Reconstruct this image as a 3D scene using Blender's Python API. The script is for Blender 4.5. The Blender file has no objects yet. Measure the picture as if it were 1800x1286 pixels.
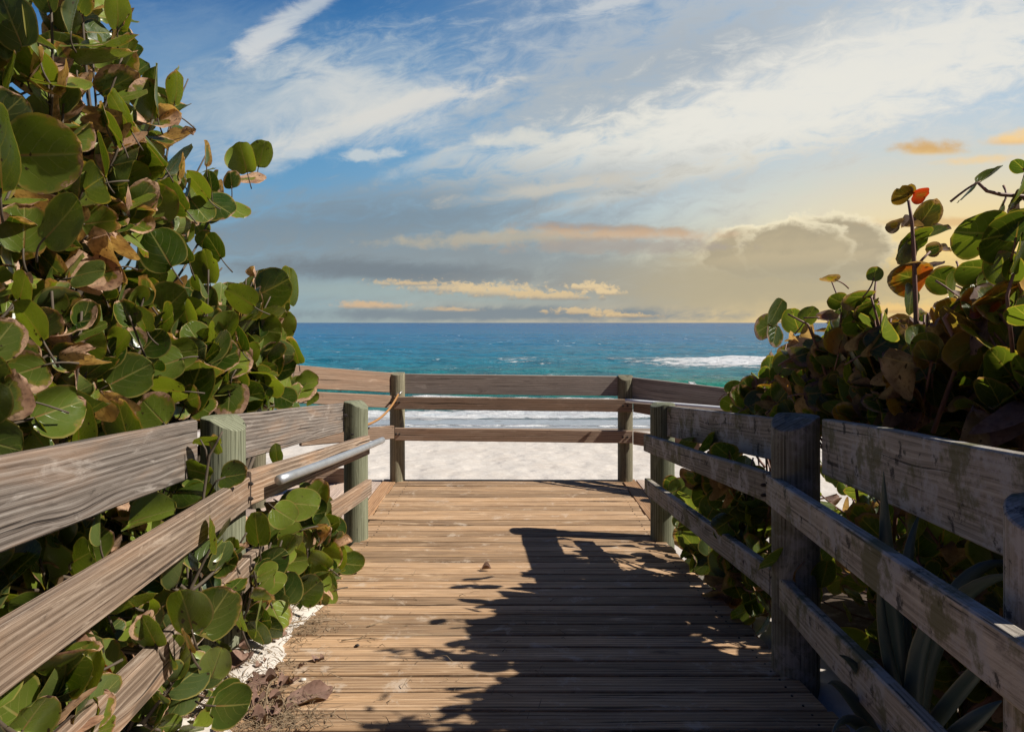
import bpy, math, random
from mathutils import Vector, noise as mnoise
rad = math.radians
C = bpy.context.scene.collection
S = bpy.context.scene
# ------------------------------------------------------------------ camera
F = 1200.0; CX = 900.0; HY = 567.0; EYE = 1.63       # focal length and horizon in photo pixels, eye height above the landing
cam = bpy.data.objects.new('camera', bpy.data.cameras.new('camera')); C.objects.link(cam)
cam.location = (0, 0, EYE); cam.rotation_euler = (rad(90), 0, 0)
cam.data.sensor_width = 36; cam.data.lens = 24; cam.data.shift_y = -76/1800
cam.data.clip_start = .05; cam.data.clip_end = 60000
S.camera = cam
S.view_settings.view_transform = 'Standard'; S.view_settings.look = 'None'
S.view_settings.exposure = .45; S.view_settings.gamma = 1
S.cycles.max_bounces = 8; S.cycles.transmission_bounces = 4; S.cycles.diffuse_bounces = 3
def at(px, py, d): return Vector(((px-CX)*d/F, d, EYE-(py-HY)*d/F))

# ------------------------------------------------------------------ node helper
def lin(r, g, b):
    f = lambda c: (c/12.92 if c <= .04045 else ((c+.055)/1.055)**2.4)
    return (f(r/255), f(g/255), f(b/255), 1)
class NT:
    def __init__(s, tree): s.t = tree; s.n = tree.nodes; s.l = tree.links
    def node(s, typ, **kw):
        n = s.n.new(typ)
        for k, v in kw.items(): setattr(n, k, v)
        return n
    def put(s, sock, v):
        if v is None: return
        if hasattr(v, 'is_output') or isinstance(v, bpy.types.NodeSocket): s.l.new(v, sock)
        else: sock.default_value = v
    def m(s, op, a, b=None, c=None, clamp=False):
        n = s.node('ShaderNodeMath', operation=op, use_clamp=clamp)
        for i, v in enumerate((a, b, c)):
            if v is not None: s.put(n.inputs[i], v)
        return n.outputs[0]
    def add(s, a, b): return s.m('ADD', a, b)
    def sub(s, a, b): return s.m('SUBTRACT', a, b)
    def mul(s, a, b): return s.m('MULTIPLY', a, b)
    def ss(s, x, a, b, lo=0., hi=1., typ='SMOOTHSTEP'):
        n = s.node('ShaderNodeMapRange', interpolation_type=typ, clamp=True)
        s.put(n.inputs[0], x); s.put(n.inputs[1], a); s.put(n.inputs[2], b); s.put(n.inputs[3], lo); s.put(n.inputs[4], hi)
        return n.outputs[0]
    def mix(s, f, a, b, mode='MIX'):
        n = s.node('ShaderNodeMix', data_type='RGBA', blend_type=mode)
        s.put(n.inputs[0], f); s.put(n.inputs[6], a); s.put(n.inputs[7], b)
        return n.outputs[2]
    def vec(s, x, y, z=0.):
        n = s.node('ShaderNodeCombineXYZ'); s.put(n.inputs[0], x); s.put(n.inputs[1], y); s.put(n.inputs[2], z); return n.outputs[0]
    def sep(s, v):
        n = s.node('ShaderNodeSeparateXYZ'); s.put(n.inputs[0], v); return n.outputs
    def noise(s, v, scale, detail=4., rough=.55, dist=0.):
        n = s.node('ShaderNodeTexNoise'); s.put(n.inputs['Vector'], v); s.put(n.inputs['Scale'], scale)
        n.inputs['Detail'].default_value = detail; n.inputs['Roughness'].default_value = rough; n.inputs['Distortion'].default_value = dist
        return n.outputs[0]
    def ramp(s, f, stops):
        n = s.node('ShaderNodeValToRGB'); s.put(n.inputs[0], f); e = n.color_ramp.elements
        while len(e) < len(stops): e.new(.5)
        for i, (p, c) in enumerate(stops): e[i].position = p; e[i].color = c
        return n.outputs[0]
def material(name):
    m = bpy.data.materials.new(name); m.use_nodes = True; t = NT(m.node_tree)
    return m, t, t.n['Principled BSDF']
def bump(t, h, strength, dist, bsdf):
    b = t.node('ShaderNodeBump'); b.inputs['Strength'].default_value = strength; b.inputs['Distance'].default_value = dist
    t.put(b.inputs['Height'], h); t.l.new(b.outputs[0], bsdf.inputs['Normal']); return b

# ------------------------------------------------------------------ sun and sky
SUN = Vector((1.10, -.20, 1.03)).normalized()
sd = bpy.data.lights.new('sun', 'SUN'); sd.energy = 4.8; sd.angle = rad(.5); sd.color = (1, .95, .86)
so = bpy.data.objects.new('sun', sd); C.objects.link(so); so.location = (5, -2, 8)
so.rotation_euler = (-SUN).to_track_quat('-Z', 'Y').to_euler()
W = bpy.data.worlds.new('World'); S.world = W; W.use_nodes = True
def build_sky():
    t = NT(W.node_tree); bg = t.n['Background']
    tc = t.node('ShaderNodeTexCoord'); x, y, z = t.sep(tc.outputs['Generated'])
    ya = t.m('MAXIMUM', t.m('ABSOLUTE', y), .3)
    U = t.add(t.mul(t.m('DIVIDE', x, ya), 1.2), .9)          # thousands of "photo units" round the compass and up
    V = t.sub(.567, t.mul(t.m('DIVIDE', z, ya), 1.2))
    P = t.vec(U, V)
    nA = t.noise(t.vec(t.mul(U, 5), t.mul(V, 14)), 1., 6, .6, .3)
    slant = t.add(V, t.mul(U, .30))                          # streaks rise to the right
    nB = t.noise(t.vec(t.mul(U, 4), t.mul(slant, 17)), 1., 8, .62, .4)
    nC = t.noise(t.vec(t.mul(U, 22), t.mul(V, 34)), 1., 7, .6, .2)
    nD = t.noise(t.vec(t.mul(U, 9), t.mul(slant, 16), 4.), 1., 9, .66, .6)
    nE = t.noise(t.vec(t.mul(U, 45), t.mul(V, 120), 2.), 1., 5, .6, .2)
    nF = t.noise(t.vec(t.mul(U, 60), t.mul(V, 80), 5.), 1., 6, .62, .2)
    nG = t.noise(t.vec(t.mul(U, 12), t.mul(t.add(V, t.mul(U, .16)), 30), 7.), 1., 10, .66, .5)
    left = t.ramp(t.ss(V, -.3, .567, typ='LINEAR'), [(0, lin(14, 62, 122)), (.35, lin(34, 104, 166)), (.6, lin(76, 146, 196)), (.82, lin(120, 164, 192)), (1, lin(150, 170, 174))])
    right = t.ramp(t.ss(V, -.3, .567, typ='LINEAR'), [(0, lin(60, 112, 165)), (.35, lin(132, 174, 210)), (.62, lin(182, 208, 224)), (.78, lin(214, 223, 216)), (.90, lin(236, 220, 176)), (1, lin(236, 206, 156))])
    col = t.mix(t.ss(U, .45, 1.55), left, right)
    sky = t.node('ShaderNodeTexSky', sky_type='NISHITA', sun_disc=False)
    sky.sun_elevation = math.asin(SUN.z); sky.sun_rotation = math.atan2(SUN.x, SUN.y)
    nsk = t.mix(1., sky.outputs[0], (.1, .1, .1, 1), 'MULTIPLY')
    col = t.mix(.10, col, nsk)
    def ell(cx, cy, rx, ry, rot=0., n=None, amp=.0, soft=.5, op=1.):
        c, s_ = math.cos(rad(rot)), math.sin(rad(rot))
        du = t.sub(U, cx/1000); dv = t.sub(V, cy/1000)
        a = t.m('DIVIDE', t.add(t.mul(du, c), t.mul(dv, s_)), rx/1000)
        b = t.m('DIVIDE', t.sub(t.mul(dv, c), t.mul(du, s_)), ry/1000)
        r = t.m('SQRT', t.add(t.mul(a, a), t.mul(b, b)))
        if n is not None: r = t.add(r, t.mul(t.sub(n, .5), amp))
        return t.ss(r, 1+soft, 1-soft, 0., op)
    def lay(col, mask, c): return t.mix(mask, col, lin(*c))
    def cumulus(col, cx, cy, rx, ry, top, low, n=None, amp=4.4, soft=.5, op=.85, rot=2):
        """little fair-weather cloud: ragged crown, flat shaded foot"""
        m_ = ell(cx, cy, rx, ry, rot, nF if n is None else n, amp, soft, op)
        foot = t.ss(V, (cy+ry*.75+rx*.02)/1000, (cy+ry*.15)/1000)
        k = t.ss(t.add(V, t.mul(t.sub(nF, .5), -.012)), (cy-ry*.3)/1000, (cy+ry*.6)/1000)
        return t.mix(t.mul(m_, foot), col, t.mix(k, lin(*top), lin(*low)))
    # thin veil and high sheet
    col = lay(col, ell(300, 130, 240, 120, -8, nG, 1.8, .9, .50), (146, 170, 192))
    col = lay(col, ell(430, 190, 200, 70, -10, nG, 2.6, .8, .70), (158, 176, 190))
    col = lay(col, ell(1000, 50, 210, 120, -15, nG, 2.4, .9, .60), (126, 150, 178))
    col = lay(col, ell(1500, 110, 540, 200, -10, nG, 2.2, .7, .90), (204, 211, 215))
    col = lay(col, ell(1240, 100, 260, 80, -14, nG, 2.6, .9, .70), (158, 169, 180))
    col = lay(col, ell(1010, 190, 200, 60, -12, nG, 2.6, .9, .55), (170, 180, 186))
    col = lay(col, ell(1580, 110, 400, 80, -14, nG, 3.0, .7, .85), (232, 230, 222))
    col = lay(col, ell(1160, 255, 280, 50, -8, nG, 3.0, .7, .85), (226, 224, 213))
    col = lay(col, ell(1350, 205, 320, 60, -16, nG, 3.2, .7, .85), (232, 230, 221))
    col = lay(col, ell(1230, 300, 130, 16, -12, nG, 3.4, .7, .6), (236, 230, 214))
    col = lay(col, ell(1080, 340, 130, 14, -14, nG, 3.2, .7, .65), (226, 218, 200))
    # fan of white cirrus
    col = lay(col, ell(560, 170, 190, 70, -16, nG, 3.0, .9, .70), (176, 192, 204))
    col = lay(col, ell(600, 150, 90, 34, 18, nG, 3.6, .9, .65), (206, 210, 210))
    col = lay(col, ell(650, 190, 130, 46, -6, nD, 3.4, 1., .70), (212, 214, 211))
    col = lay(col, ell(575, 234, 180, 20, -18, nD, 3.2, 1., .72), (222, 220, 212))
    col = lay(col, ell(725, 186, 120, 15, -15, nG, 3.8, .6, .85), (216, 215, 210))
    col = lay(col, ell(468, 66, 56, 20, -36, nG, 3.4, .9, .85), (216, 216, 214))
    col = lay(col, ell(535, 20, 80, 14, -32, nG, 3.2, .9, .75), (196, 204, 210))
    col = lay(col, ell(1080, 8, 60, 12, -14, nG, 2.8, .7, .8), (206, 210, 212))
    col = lay(col, ell(650, 272, 46, 10, -2, nC, 3.2, .5, .8), (204, 210, 210))
    col = lay(col, ell(530, 270, 28, 7, -4, nC, 3.2, .5, .7), (194, 204, 210))
    col = lay(col, ell(770, 280, 80, 12, -20, nC, 3.0, .8, .6), (192, 202, 206))
    col = lay(col, ell(905, 242, 60, 12, -6, nC, 3.0, .6, .8), (216, 216, 208))
    # grey shelves of stratus
    col = lay(col, ell(800, 350, 420, 44, -6, nG, 3.0, .9, .58), (138, 154, 166))
    col = lay(col, ell(560, 400, 300, 30, -6, nG, 2.6, .8, .6), (112, 130, 146))
    col = lay(col, ell(640, 432, 420, 62, -3, nG, 2.4, .9, .72), (130, 148, 160))
    col = lay(col, ell(900, 470, 430, 44, 2, nG, 2.0, .8, .75), (142, 150, 153))
    col = lay(col, ell(700, 478, 260, 18, 3, nG, 2.2, .7, .8), (116, 126, 134))
    col = lay(col, ell(980, 330, 160, 10, -8, nG, 3.2, .8, .7), (206, 200, 186))
    col = lay(col, ell(930, 416, 190, 12, -2, nC, 3.0, .6, .7), (190, 178, 154))
    col = lay(col, ell(1230, 515, 430, 50, -2, nG, 1.6, .7, .85), (156, 157, 152))
    col = lay(col, ell(1500, 510, 240, 46, -2, nG, 1.6, .9, .55), (204, 190, 152))
    # sunset glow at the right
    col = t.mix(ell(1900, 485, 480, 165, 0, None, 0, .97, .92), col, lin(255, 216, 126))
    # cumulus bank with a bright rim
    for cx, cy, rx, ry in ((1330, 446, 95, 44), (1460, 436, 108, 56), (1395, 440, 100, 48)):
        col = lay(col, ell(cx+2, cy-3, rx+5, ry+3, 0, nC, .9, .10, .85), (250, 238, 204))
        col = lay(col, ell(cx, cy+2, rx, ry, 0, nC, .9, .18, .96), (172, 160, 134))
    col = lay(col, ell(1390, 432, 140, 18, -3, nG, 3.6, .8, .5), (198, 182, 148))
    col = lay(col, ell(1400, 455, 160, 12, -2, nG, 3.0, .6, .6), (204, 186, 150))
    col = lay(col, ell(1400, 502, 270, 46, 0, nG, 1.2, .8, .85), (178, 168, 142))
    col = lay(col, ell(1080, 402, 120, 7, 2, nC, 3., .9, .7), (172, 146, 126))
    col = lay(col, ell(1110, 412, 130, 8, 1, nC, 3., .9, .75), (208, 176, 144))
    col = lay(col, ell(1080, 432, 190, 12, 0, nC, 3.0, .5, .7), (170, 160, 150))
    col = cumulus(col, 1636, 264, 50, 15, (214, 170, 104), (228, 188, 120), nC, 2.8, .8, .9)
    col = cumulus(col, 1790, 246, 50, 16, (248, 208, 142), (236, 192, 128), nC, 2.8, .8, .9, -14)
    col = lay(col, ell(1730, 280, 60, 7, -4, nC, 2.6, .7, .6), (246, 208, 144))
    col = lay(col, ell(1680, 390, 110, 7, 0, nC, 2.6, .8, .6), (216, 172, 116))
    # low band with little gold cumulus along the horizon
    col = lay(col, ell(640, 512, 330, 16, 2, nA, 1.6, .8, .7), (160, 176, 174))
    col = lay(col, ell(860, 552, 360, 11, 0, nG, 2.6, .6, .9), (128, 140, 148))
    col = cumulus(col, 800, 508, 70, 12, (212, 190, 154), (150, 150, 148))
    col = cumulus(col, 880, 514, 80, 15, (222, 198, 156), (156, 152, 144))
    col = cumulus(col, 965, 522, 75, 10, (220, 194, 150), (158, 152, 142))
    col = cumulus(col, 720, 499, 55, 6, (214, 188, 148), (160, 158, 150))
    col = cumulus(col, 1040, 506, 34, 9, (232, 206, 160), (170, 156, 138))
    col = cumulus(col, 1066, 515, 30, 7, (232, 206, 160), (176, 160, 138))
    col = cumulus(col, 1040, 549, 70, 6, (216, 190, 148), (180, 160, 134))
    col = cumulus(col, 1090, 555, 50, 5, (220, 192, 146), (180, 160, 134))
    col = cumulus(col, 655, 538, 56, 8, (216, 182, 142), (176, 160, 142), None, 2.6, .5)
    col = cumulus(col, 800, 545, 40, 5, (206, 180, 146), (150, 150, 148), None, 2.6, .5)
    col = cumulus(col, 1600, 545, 90, 10, (240, 200, 130), (206, 166, 116), None, 2.6, .5)
    # away from the sea the evening sky is a deep, clear blue
    up = t.ss(V, .1, -.9); back = t.ss(y, .35, -.15)
    deep = t.m('MAXIMUM', up, back)
    col = t.mix(t.mul(deep, .92), col, lin(26, 54, 106))
    col = t.mix(1., col, (7.35, 7.35, 7.35, 1), 'MULTIPLY')
    t.l.new(col, bg.inputs[0]); bg.inputs[1].default_value = .1
    W.cycles.sampling_method = 'MANUAL'; W.cycles.sample_map_resolution = 512
build_sky()

# ------------------------------------------------------------------ materials
def wood(name, dark, mid, light, gscale=1., lichen=0., rough=.8, warm=None, groove=0., knots=.6, tone=.35, dust=0.):
    m, t, b = material(name)
    uv = t.node('ShaderNodeUVMap').outputs[0]; u, v, _ = t.sep(uv)
    at_ = t.node('ShaderNodeAttribute', attribute_name='tint'); rnd = t.sep(at_.outputs['Color'])[0]
    warp = t.noise(t.vec(t.mul(u, 1.1), t.mul(v, 5)), 1., 2, .5)
    # knots bend the grain round them
    vo = t.node('ShaderNodeTexVoronoi', feature='F1'); t.put(vo.inputs['Vector'], t.vec(t.mul(u, 1.7), t.mul(v, 7.5))); vo.inputs['Scale'].default_value = 1.
    has = t.ss(t.sep(vo.outputs['Color'])[0], .62, .66)
    kn = t.mul(t.ss(vo.outputs['Distance'], .42, .04), has)
    vv = t.add(v, t.add(t.mul(warp, .028), t.mul(kn, .022*knots)))
    rings = t.m('SINE', t.mul(vv, 330*gscale))
    fine = t.noise(t.vec(t.mul(u, 4.), t.mul(vv, 300*gscale)), 1., 5, .7)
    mid_n = t.noise(t.vec(t.mul(u, .9), t.mul(vv, 120*gscale)), 1., 6, .70)
    big = t.noise(t.vec(t.mul(u, 1.3), t.mul(v, 9)), 1., 4, .6, .6)
    g = t.add(t.add(t.mul(fine, .46), t.mul(mid_n, .46)), t.mul(rings, .045))
    col = t.ramp(g, [(.32, dark), (.47, mid), (.62, light)])
    if warm: col = t.mix(t.ss(big, .46, .68, 0, .6), col, t.mix(.5, col, warm))
    col = t.mix(1., col, t.ramp(t.add(t.mul(big, .6), t.mul(rnd, .4)), [(.25, (1-tone,)*3+(1,)), (.7, (1+tone*.6,)*3+(1,))]), 'MULTIPLY')
    col = t.mix(t.mul(t.mul(t.ss(vo.outputs['Distance'], .15, .09), has), knots), col, tuple(c*.42 for c in mid[:3])+(1,))
    wear = t.noise(t.vec(t.mul(u, 3.2), t.mul(v, 14), 6.), 1., 7, .68, .8)
    col = t.mix(t.ss(wear, .56, .72, 0, .55), col, tuple(min(1, c*1.25) for c in light[:3])+(1,))
    col = t.mix(t.ss(wear, .42, .28, 0, .6), col, tuple(c*.8 for c in dark[:3])+(1,))
    crack = t.noise(t.vec(t.mul(u, .75), t.mul(vv, 52)), 1., 4, .55)
    cr = t.ss(crack, .375, .350)
    stain = t.noise(t.vec(t.mul(u, 5.), t.mul(v, 11), 3.), 1., 8, .74, .5)
    col = t.mix(t.ss(stain, .60, .70, 0, .55), col, tuple(c*.55 for c in dark[:3])+(1,))
    col = t.mix(t.mul(cr, .85), col, tuple(c*.25 for c in dark[:3])+(1,))
    if lichen:
        geo = t.node('ShaderNodeNewGeometry')
        ln = t.noise(geo.outputs['Position'], 7., 9, .72)
        l2 = t.noise(geo.outputs['Position'], 15., 8, .72)
        col = t.mix(t.ss(ln, .49, .60, 0, lichen), col, (.40, .38, .37, 1))
        col = t.mix(t.ss(l2, .56, .64, 0, lichen), col, (.012, .012, .012, 1))
        l3 = t.noise(geo.outputs['Position'], 5.5, 6, .7)
        col = t.mix(t.ss(l3, .52, .62, 0, lichen*.9), col, (.105, .10, .035, 1))
    if dust:
        geo = t.node('ShaderNodeNewGeometry'); ds = t.noise(geo.outputs['Position'], 5.5, 9, .74, .4)
        col = t.mix(t.ss(ds, .56, .66, 0, dust), col, (.58, .47, .36, 1))
        ds2 = t.noise(geo.outputs['Position'], 2.2, 6, .65)
        col = t.mix(t.ss(ds2, .55, .70, 0, dust*.7), col, t.mix(.5, col, (.20, .15, .11, 1)))
    t.l.new(col, b.inputs['Base Color'])
    b.inputs['Roughness'].default_value = rough; b.inputs['Specular IOR Level'].default_value = .25
    h = t.sub(t.add(t.mul(fine, .5), t.mul(mid_n, .8)), t.mul(cr, 1.2))
    if groove: h = t.add(h, t.mul(t.m('SINE', t.mul(v, 6.2832/.0155)), groove))
    bump(t, h, .55, .004, b)
    return m
M = {}
M['rail_sun'] = wood('weathered_rail_wood', (.066, .050, .040, 1), (.215, .175, .145, 1), (.42, .37, .325, 1), warm=(.33, .18, .09, 1), knots=.9)
M['rail_brown'] = wood('brown_weathered_rail_wood', (.066, .043, .030, 1), (.235, .166, .116, 1), (.45, .36, .28, 1), warm=(.36, .19, .09, 1), knots=.9)
M['rail_shade'] = wood('mottled_shade_lifted_rail_wood', (.12, .100, .080, 1), (.30, .262, .215, 1), (.46, .41, .35, 1), lichen=.85)  # lichened wood, tone lightened to stand in for light on the shaded side
M['rail_far'] = wood('brown_rail_wood', (.11, .07, .047, 1), (.26, .175, .12, 1), (.40, .30, .225, 1), warm=(.24, .13, .07, 1))
M['plank_far'] = wood('grey_plank_wood', (.14, .11, .09, 1), (.29, .24, .205, 1), (.43, .37, .32, 1))
M['deck'] = wood('deck_wood', (.13, .072, .038, 1), (.385, .240, .132, 1), (.61, .44, .285, 1), gscale=.8, warm=(.48, .29, .145, 1), groove=.12, knots=.3, tone=.42, dust=.55)
M['border'] = wood('border_board_wood', (.17, .09, .045, 1), (.36, .20, .10, 1), (.50, .33, .20, 1), knots=.3)
M['wing'] = wood('pale_deck_wood', (.24, .17, .13, 1), (.46, .35, .28, 1), (.60, .49, .41, 1), knots=.3)
M['post_sun'] = wood('green_treated_post_wood', (.055, .058, .034, 1), (.16, .165, .105, 1), (.27, .275, .195, 1), gscale=1.1, knots=.35)
M['post_far'] = wood('olive_post_wood', (.075, .066, .04, 1), (.19, .17, .11, 1), (.32, .29, .20, 1), gscale=1.1, knots=.35)
M['post_shade'] = wood('mossy_shade_lifted_post_wood', (.10, .094, .068, 1), (.25, .235, .18, 1), (.38, .365, .30, 1), gscale=1.1, lichen=.4, knots=.35)  # base tone of the post raised to make up for the shade there
def simple(name, c, rough=.5, metal=0., nz=0., sc=30.):
    m, t, b = material(name); b.inputs['Roughness'].default_value = rough; b.inputs['Metallic'].default_value = metal
    n = t.noise(t.node('ShaderNodeTexCoord').outputs['Object'], sc, 5, .6)
    t.l.new(t.mix(n, tuple(v*(1-nz) for v in c)+(1,), tuple(min(1, v*(1+nz)) for v in c)+(1,)), b.inputs['Base Color'])
    bump(t, n, .15, .003, b)
    return m
M['metal'] = simple('galvanised_pipe_metal', (.46, .47, .48), .48, .75, .3, 22)
M['white_pipe'] = simple('white_painted_pipe', (.75, .76, .78), .4, 0., .06)
M['steel'] = simple('rusty_bolt_steel', (.05, .042, .038), .6, .5, .3)
M['hook'] = simple('bright_hook_steel', (.7, .7, .7), .3, .9, .1)
M['rope'] = simple('orange_rope_fibre', (.36, .18, .06), .85, 0., .5, 160)
M['stem'] = simple('grape_stem_bark', (.085, .062, .04), .75, 0., .45, 40)
M['redstem'] = simple('reddish_shoot_bark', (.20, .10, .07), .6, 0., .35, 40)
M['twig'] = simple('dry_twig_wood', (.24, .17, .10), .8, 0., .4, 60)
M['shell'] = simple('pale_shell', (.6, .56, .5), .5, 0., .2, 60)
def leaf_mat(name, g0, g1, trans, dead0, dead1, glow=(2.1, 2.0, .7), rough=.27):
    m, t, b = material(name)
    uv = t.node('ShaderNodeUVMap').outputs[0]; u, v, _ = t.sep(uv)
    a = t.node('ShaderNodeAttribute', attribute_name='tint'); r, br, rd = t.sep(a.outputs['Color']); edge = a.outputs['Alpha']
    geo = t.node('ShaderNodeNewGeometry'); P = geo.outputs['Position']
    n1 = t.noise(P, 26., 5, .6); n2 = t.noise(P, 80., 3, .5); n3 = t.noise(P, 11., 3, .5)
    ax = t.m('ABSOLUTE', t.mul(t.sub(u, .5), 2.))
    wob = t.mul(t.sub(n1, .5), .05)
    f = t.m('FRACT', t.add(t.mul(t.add(t.sub(v, t.mul(ax, t.add(.36, t.mul(ax, .34)))), t.mul(wob, 1.6)), 4.3), t.mul(r, .7)))
    vd = t.m('ABSOLUTE', t.sub(f, .5))
    side = t.mul(t.ss(vd, t.sub(.062, t.mul(ax, .04)), .008), t.ss(ax, .95, .45))
    midr = t.ss(t.m('ABSOLUTE', t.add(ax, 0.)), .055, .018)
    vein = t.m('MAXIMUM', t.mul(side, .6), midr)
    green = t.mix(t.m('POWER', r, 1.5), g0, g1)
    green = t.mix(t.ss(n3, .4, .7, 0, .5), green, t.mix(.5, green, (.11, .115, .018, 1)))
    back = geo.outputs['Backfacing']
    green = t.mix(t.mul(back, .5), green, (.085, .11, .045, 1))
    col = t.mix(t.mul(vein, .7), green, (.26, .25, .075, 1))
    col = t.mix(t.mul(t.mul(midr, t.ss(v, .55, .1)), .6), col, (.26, .09, .04, 1))
    col = t.mix(t.ss(edge, .90, .97, 0, .75), col, (.27, .22, .06, 1))
    rm = t.mul(rd, t.ss(t.add(n3, t.mul(edge, .3)), .35, .75)); col = t.mix(rm, col, (.42, .035, .015, 1))
    # browned and scorched margins: the share of the leaf grows with its own dryness
    e2 = t.add(t.add(t.mul(edge, .62), t.mul(v, .28)), t.mul(t.sub(n1, .5), .75))
    th = t.sub(1.10, t.mul(br, .90))
    dm = t.ss(t.sub(e2, th), -.02, .03)
    halo = t.ss(t.sub(e2, th), -.13, -.02)
    col = t.mix(t.mul(halo, .55), col, (.26, .18, .03, 1))
    dead = t.mix(t.ss(n3, .35, .65), dead0, dead1)
    dead = t.mix(t.ss(n2, .48, .70, 0, .6), dead, (.09, .045, .028, 1)); dead = t.mix(t.ss(n1, .55, .72, 0, .55), dead, (.13, .06, .035, 1))
    dead = t.mix(t.mul(vein, .45), dead, (.40, .25, .15, 1))
    rimdark = t.ss(t.sub(e2, th), .05, .0)
    dead = t.mix(t.mul(rimdark, .55), dead, (.10, .035, .02, 1))
    col = t.mix(dm, col, dead)
    spot = t.ss(t.noise(P, 46., 2, .4), .715, .735); col = t.mix(t.mul(spot, .9), col, (.035, .016, .01, 1))
    t.l.new(col, b.inputs['Base Color'])
    t.put(b.inputs['Roughness'], t.add(t.ss(n1, .3, .7, rough-.06, rough+.14), t.mul(dm, .4)))
    b.inputs['Specular IOR Level'].default_value = .55
    bump(t, t.add(t.mul(vein, -.9), t.mul(n1, .8)), .35, .003, b)
    tr = t.node('ShaderNodeBsdfTranslucent')
    t.l.new(t.mix(1., col, tuple(glow)+(1,), 'MULTIPLY'), tr.inputs[0])
    mx = t.node('ShaderNodeMixShader'); mx.inputs[0].default_value = trans
    t.l.new(b.outputs[0], mx.inputs[1]); t.l.new(tr.outputs[0], mx.inputs[2])
    t.l.new(mx.outputs[0], t.n['Material Output'].inputs[0])
    return m
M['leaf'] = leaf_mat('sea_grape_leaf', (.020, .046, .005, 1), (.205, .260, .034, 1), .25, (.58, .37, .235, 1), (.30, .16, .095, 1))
M['leaf_r'] = leaf_mat('sea_grape_leaf_shaded', (.034, .060, .012, 1), (.120, .155, .022, 1), .46, (.30, .19, .16, 1), (.13, .08, .065, 1))  # copy of the leaf with backlit shade put into its duller colours
M['dead'] = leaf_mat('fallen_leaf_skin', (.2, .12, .08, 1), (.3, .18, .11, 1), .1, (.25, .155, .115, 1), (.17, .095, .068, 1), rough=.6)
M['agave'] = leaf_mat('agave_blade_skin', (.045, .075, .062, 1), (.06, .095, .075, 1), .05, (.2, .15, .1, 1), (.1, .07, .05, 1), rough=.4)
def agave_mat():
    m, t, b = material('agave_skin')
    uv = t.node('ShaderNodeUVMap').outputs[0]; u, v, _ = t.sep(uv)
    n = t.noise(t.vec(t.mul(u, 30), t.mul(v, 3)), 1., 4, .6)
    c = t.mix(n, (.035, .066, .058, 1), (.075, .115, .10, 1))
    e = t.m('ABSOLUTE', t.sub(u, .5)); c = t.mix(t.ss(e, .44, .5), c, (.20, .19, .12, 1))
    t.l.new(c, b.inputs['Base Color']); b.inputs['Roughness'].default_value = .42
    bump(t, n, .2, .003, b); return m
M['agave'] = agave_mat()
def sand_mat():
    m, t, b = material('beach_sand')
    geo = t.node('ShaderNodeNewGeometry'); P = geo.outputs['Position']; x, y, z = t.sep(P)
    n1 = t.noise(P, 1.3, 5, .6); n2 = t.noise(P, 9., 6, .65); n3 = t.noise(P, 240., 2, .6)
    col = t.mix(t.ss(n2, .3, .7), (.53, .475, .415, 1), (.61, .56, .50, 1))
    col = t.mix(t.ss(n1, .45, .7, 0, .3), col, (.49, .41, .335, 1))
    grit = t.ss(t.noise(P, 42., 3, .6), .72, .76); col = t.mix(t.mul(grit, .4), col, (.16, .11, .075, 1))
    edge = t.add(y, t.mul(t.sub(t.noise(t.vec(t.mul(x, .16), 0., 0.), 1., 3, .5), .5), 2.2))
    wet = t.ss(edge, 18.3, 18.9)
    col = t.mix(wet, col, (.235, .175, .125, 1))
    # dark leaf litter plus under-bush shade painted into the sand beside the ramp
    litter_shade = t.m('MAXIMUM', t.mul(t.ss(t.m('ABSOLUTE', x), 1.25, 1.5), t.ss(y, 5.6, 4.4)), t.mul(t.ss(t.m('ABSOLUTE', x), 1.55, 1.8), t.ss(y, 7.4, 6.4)))
    col = t.mix(t.mul(litter_shade, t.ss(t.add(n2, t.mul(n1, .4)), .45, .72, .45, .95)), col, (.075, .047, .03, 1))
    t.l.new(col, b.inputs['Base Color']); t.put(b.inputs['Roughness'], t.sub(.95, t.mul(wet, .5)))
    b.inputs['Specular IOR Level'].default_value = .2
    vf = t.node('ShaderNodeTexVoronoi', feature='SMOOTH_F1'); t.put(vf.inputs['Vector'], t.vec(x, t.mul(y, .8))); vf.inputs['Scale'].default_value = 2.6
    foot = t.add(t.mul(t.noise(P, 3.4, 4, .6), .7), t.mul(t.ss(vf.outputs['Distance'], .05, .40), .5))
    bump(t, t.add(t.add(t.mul(foot, t.sub(1.6, t.mul(wet, 1.5))), t.mul(n2, .25)), t.mul(n3, .03)), .45, .05, b)
    return m
M['sand'] = sand_mat()
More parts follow.
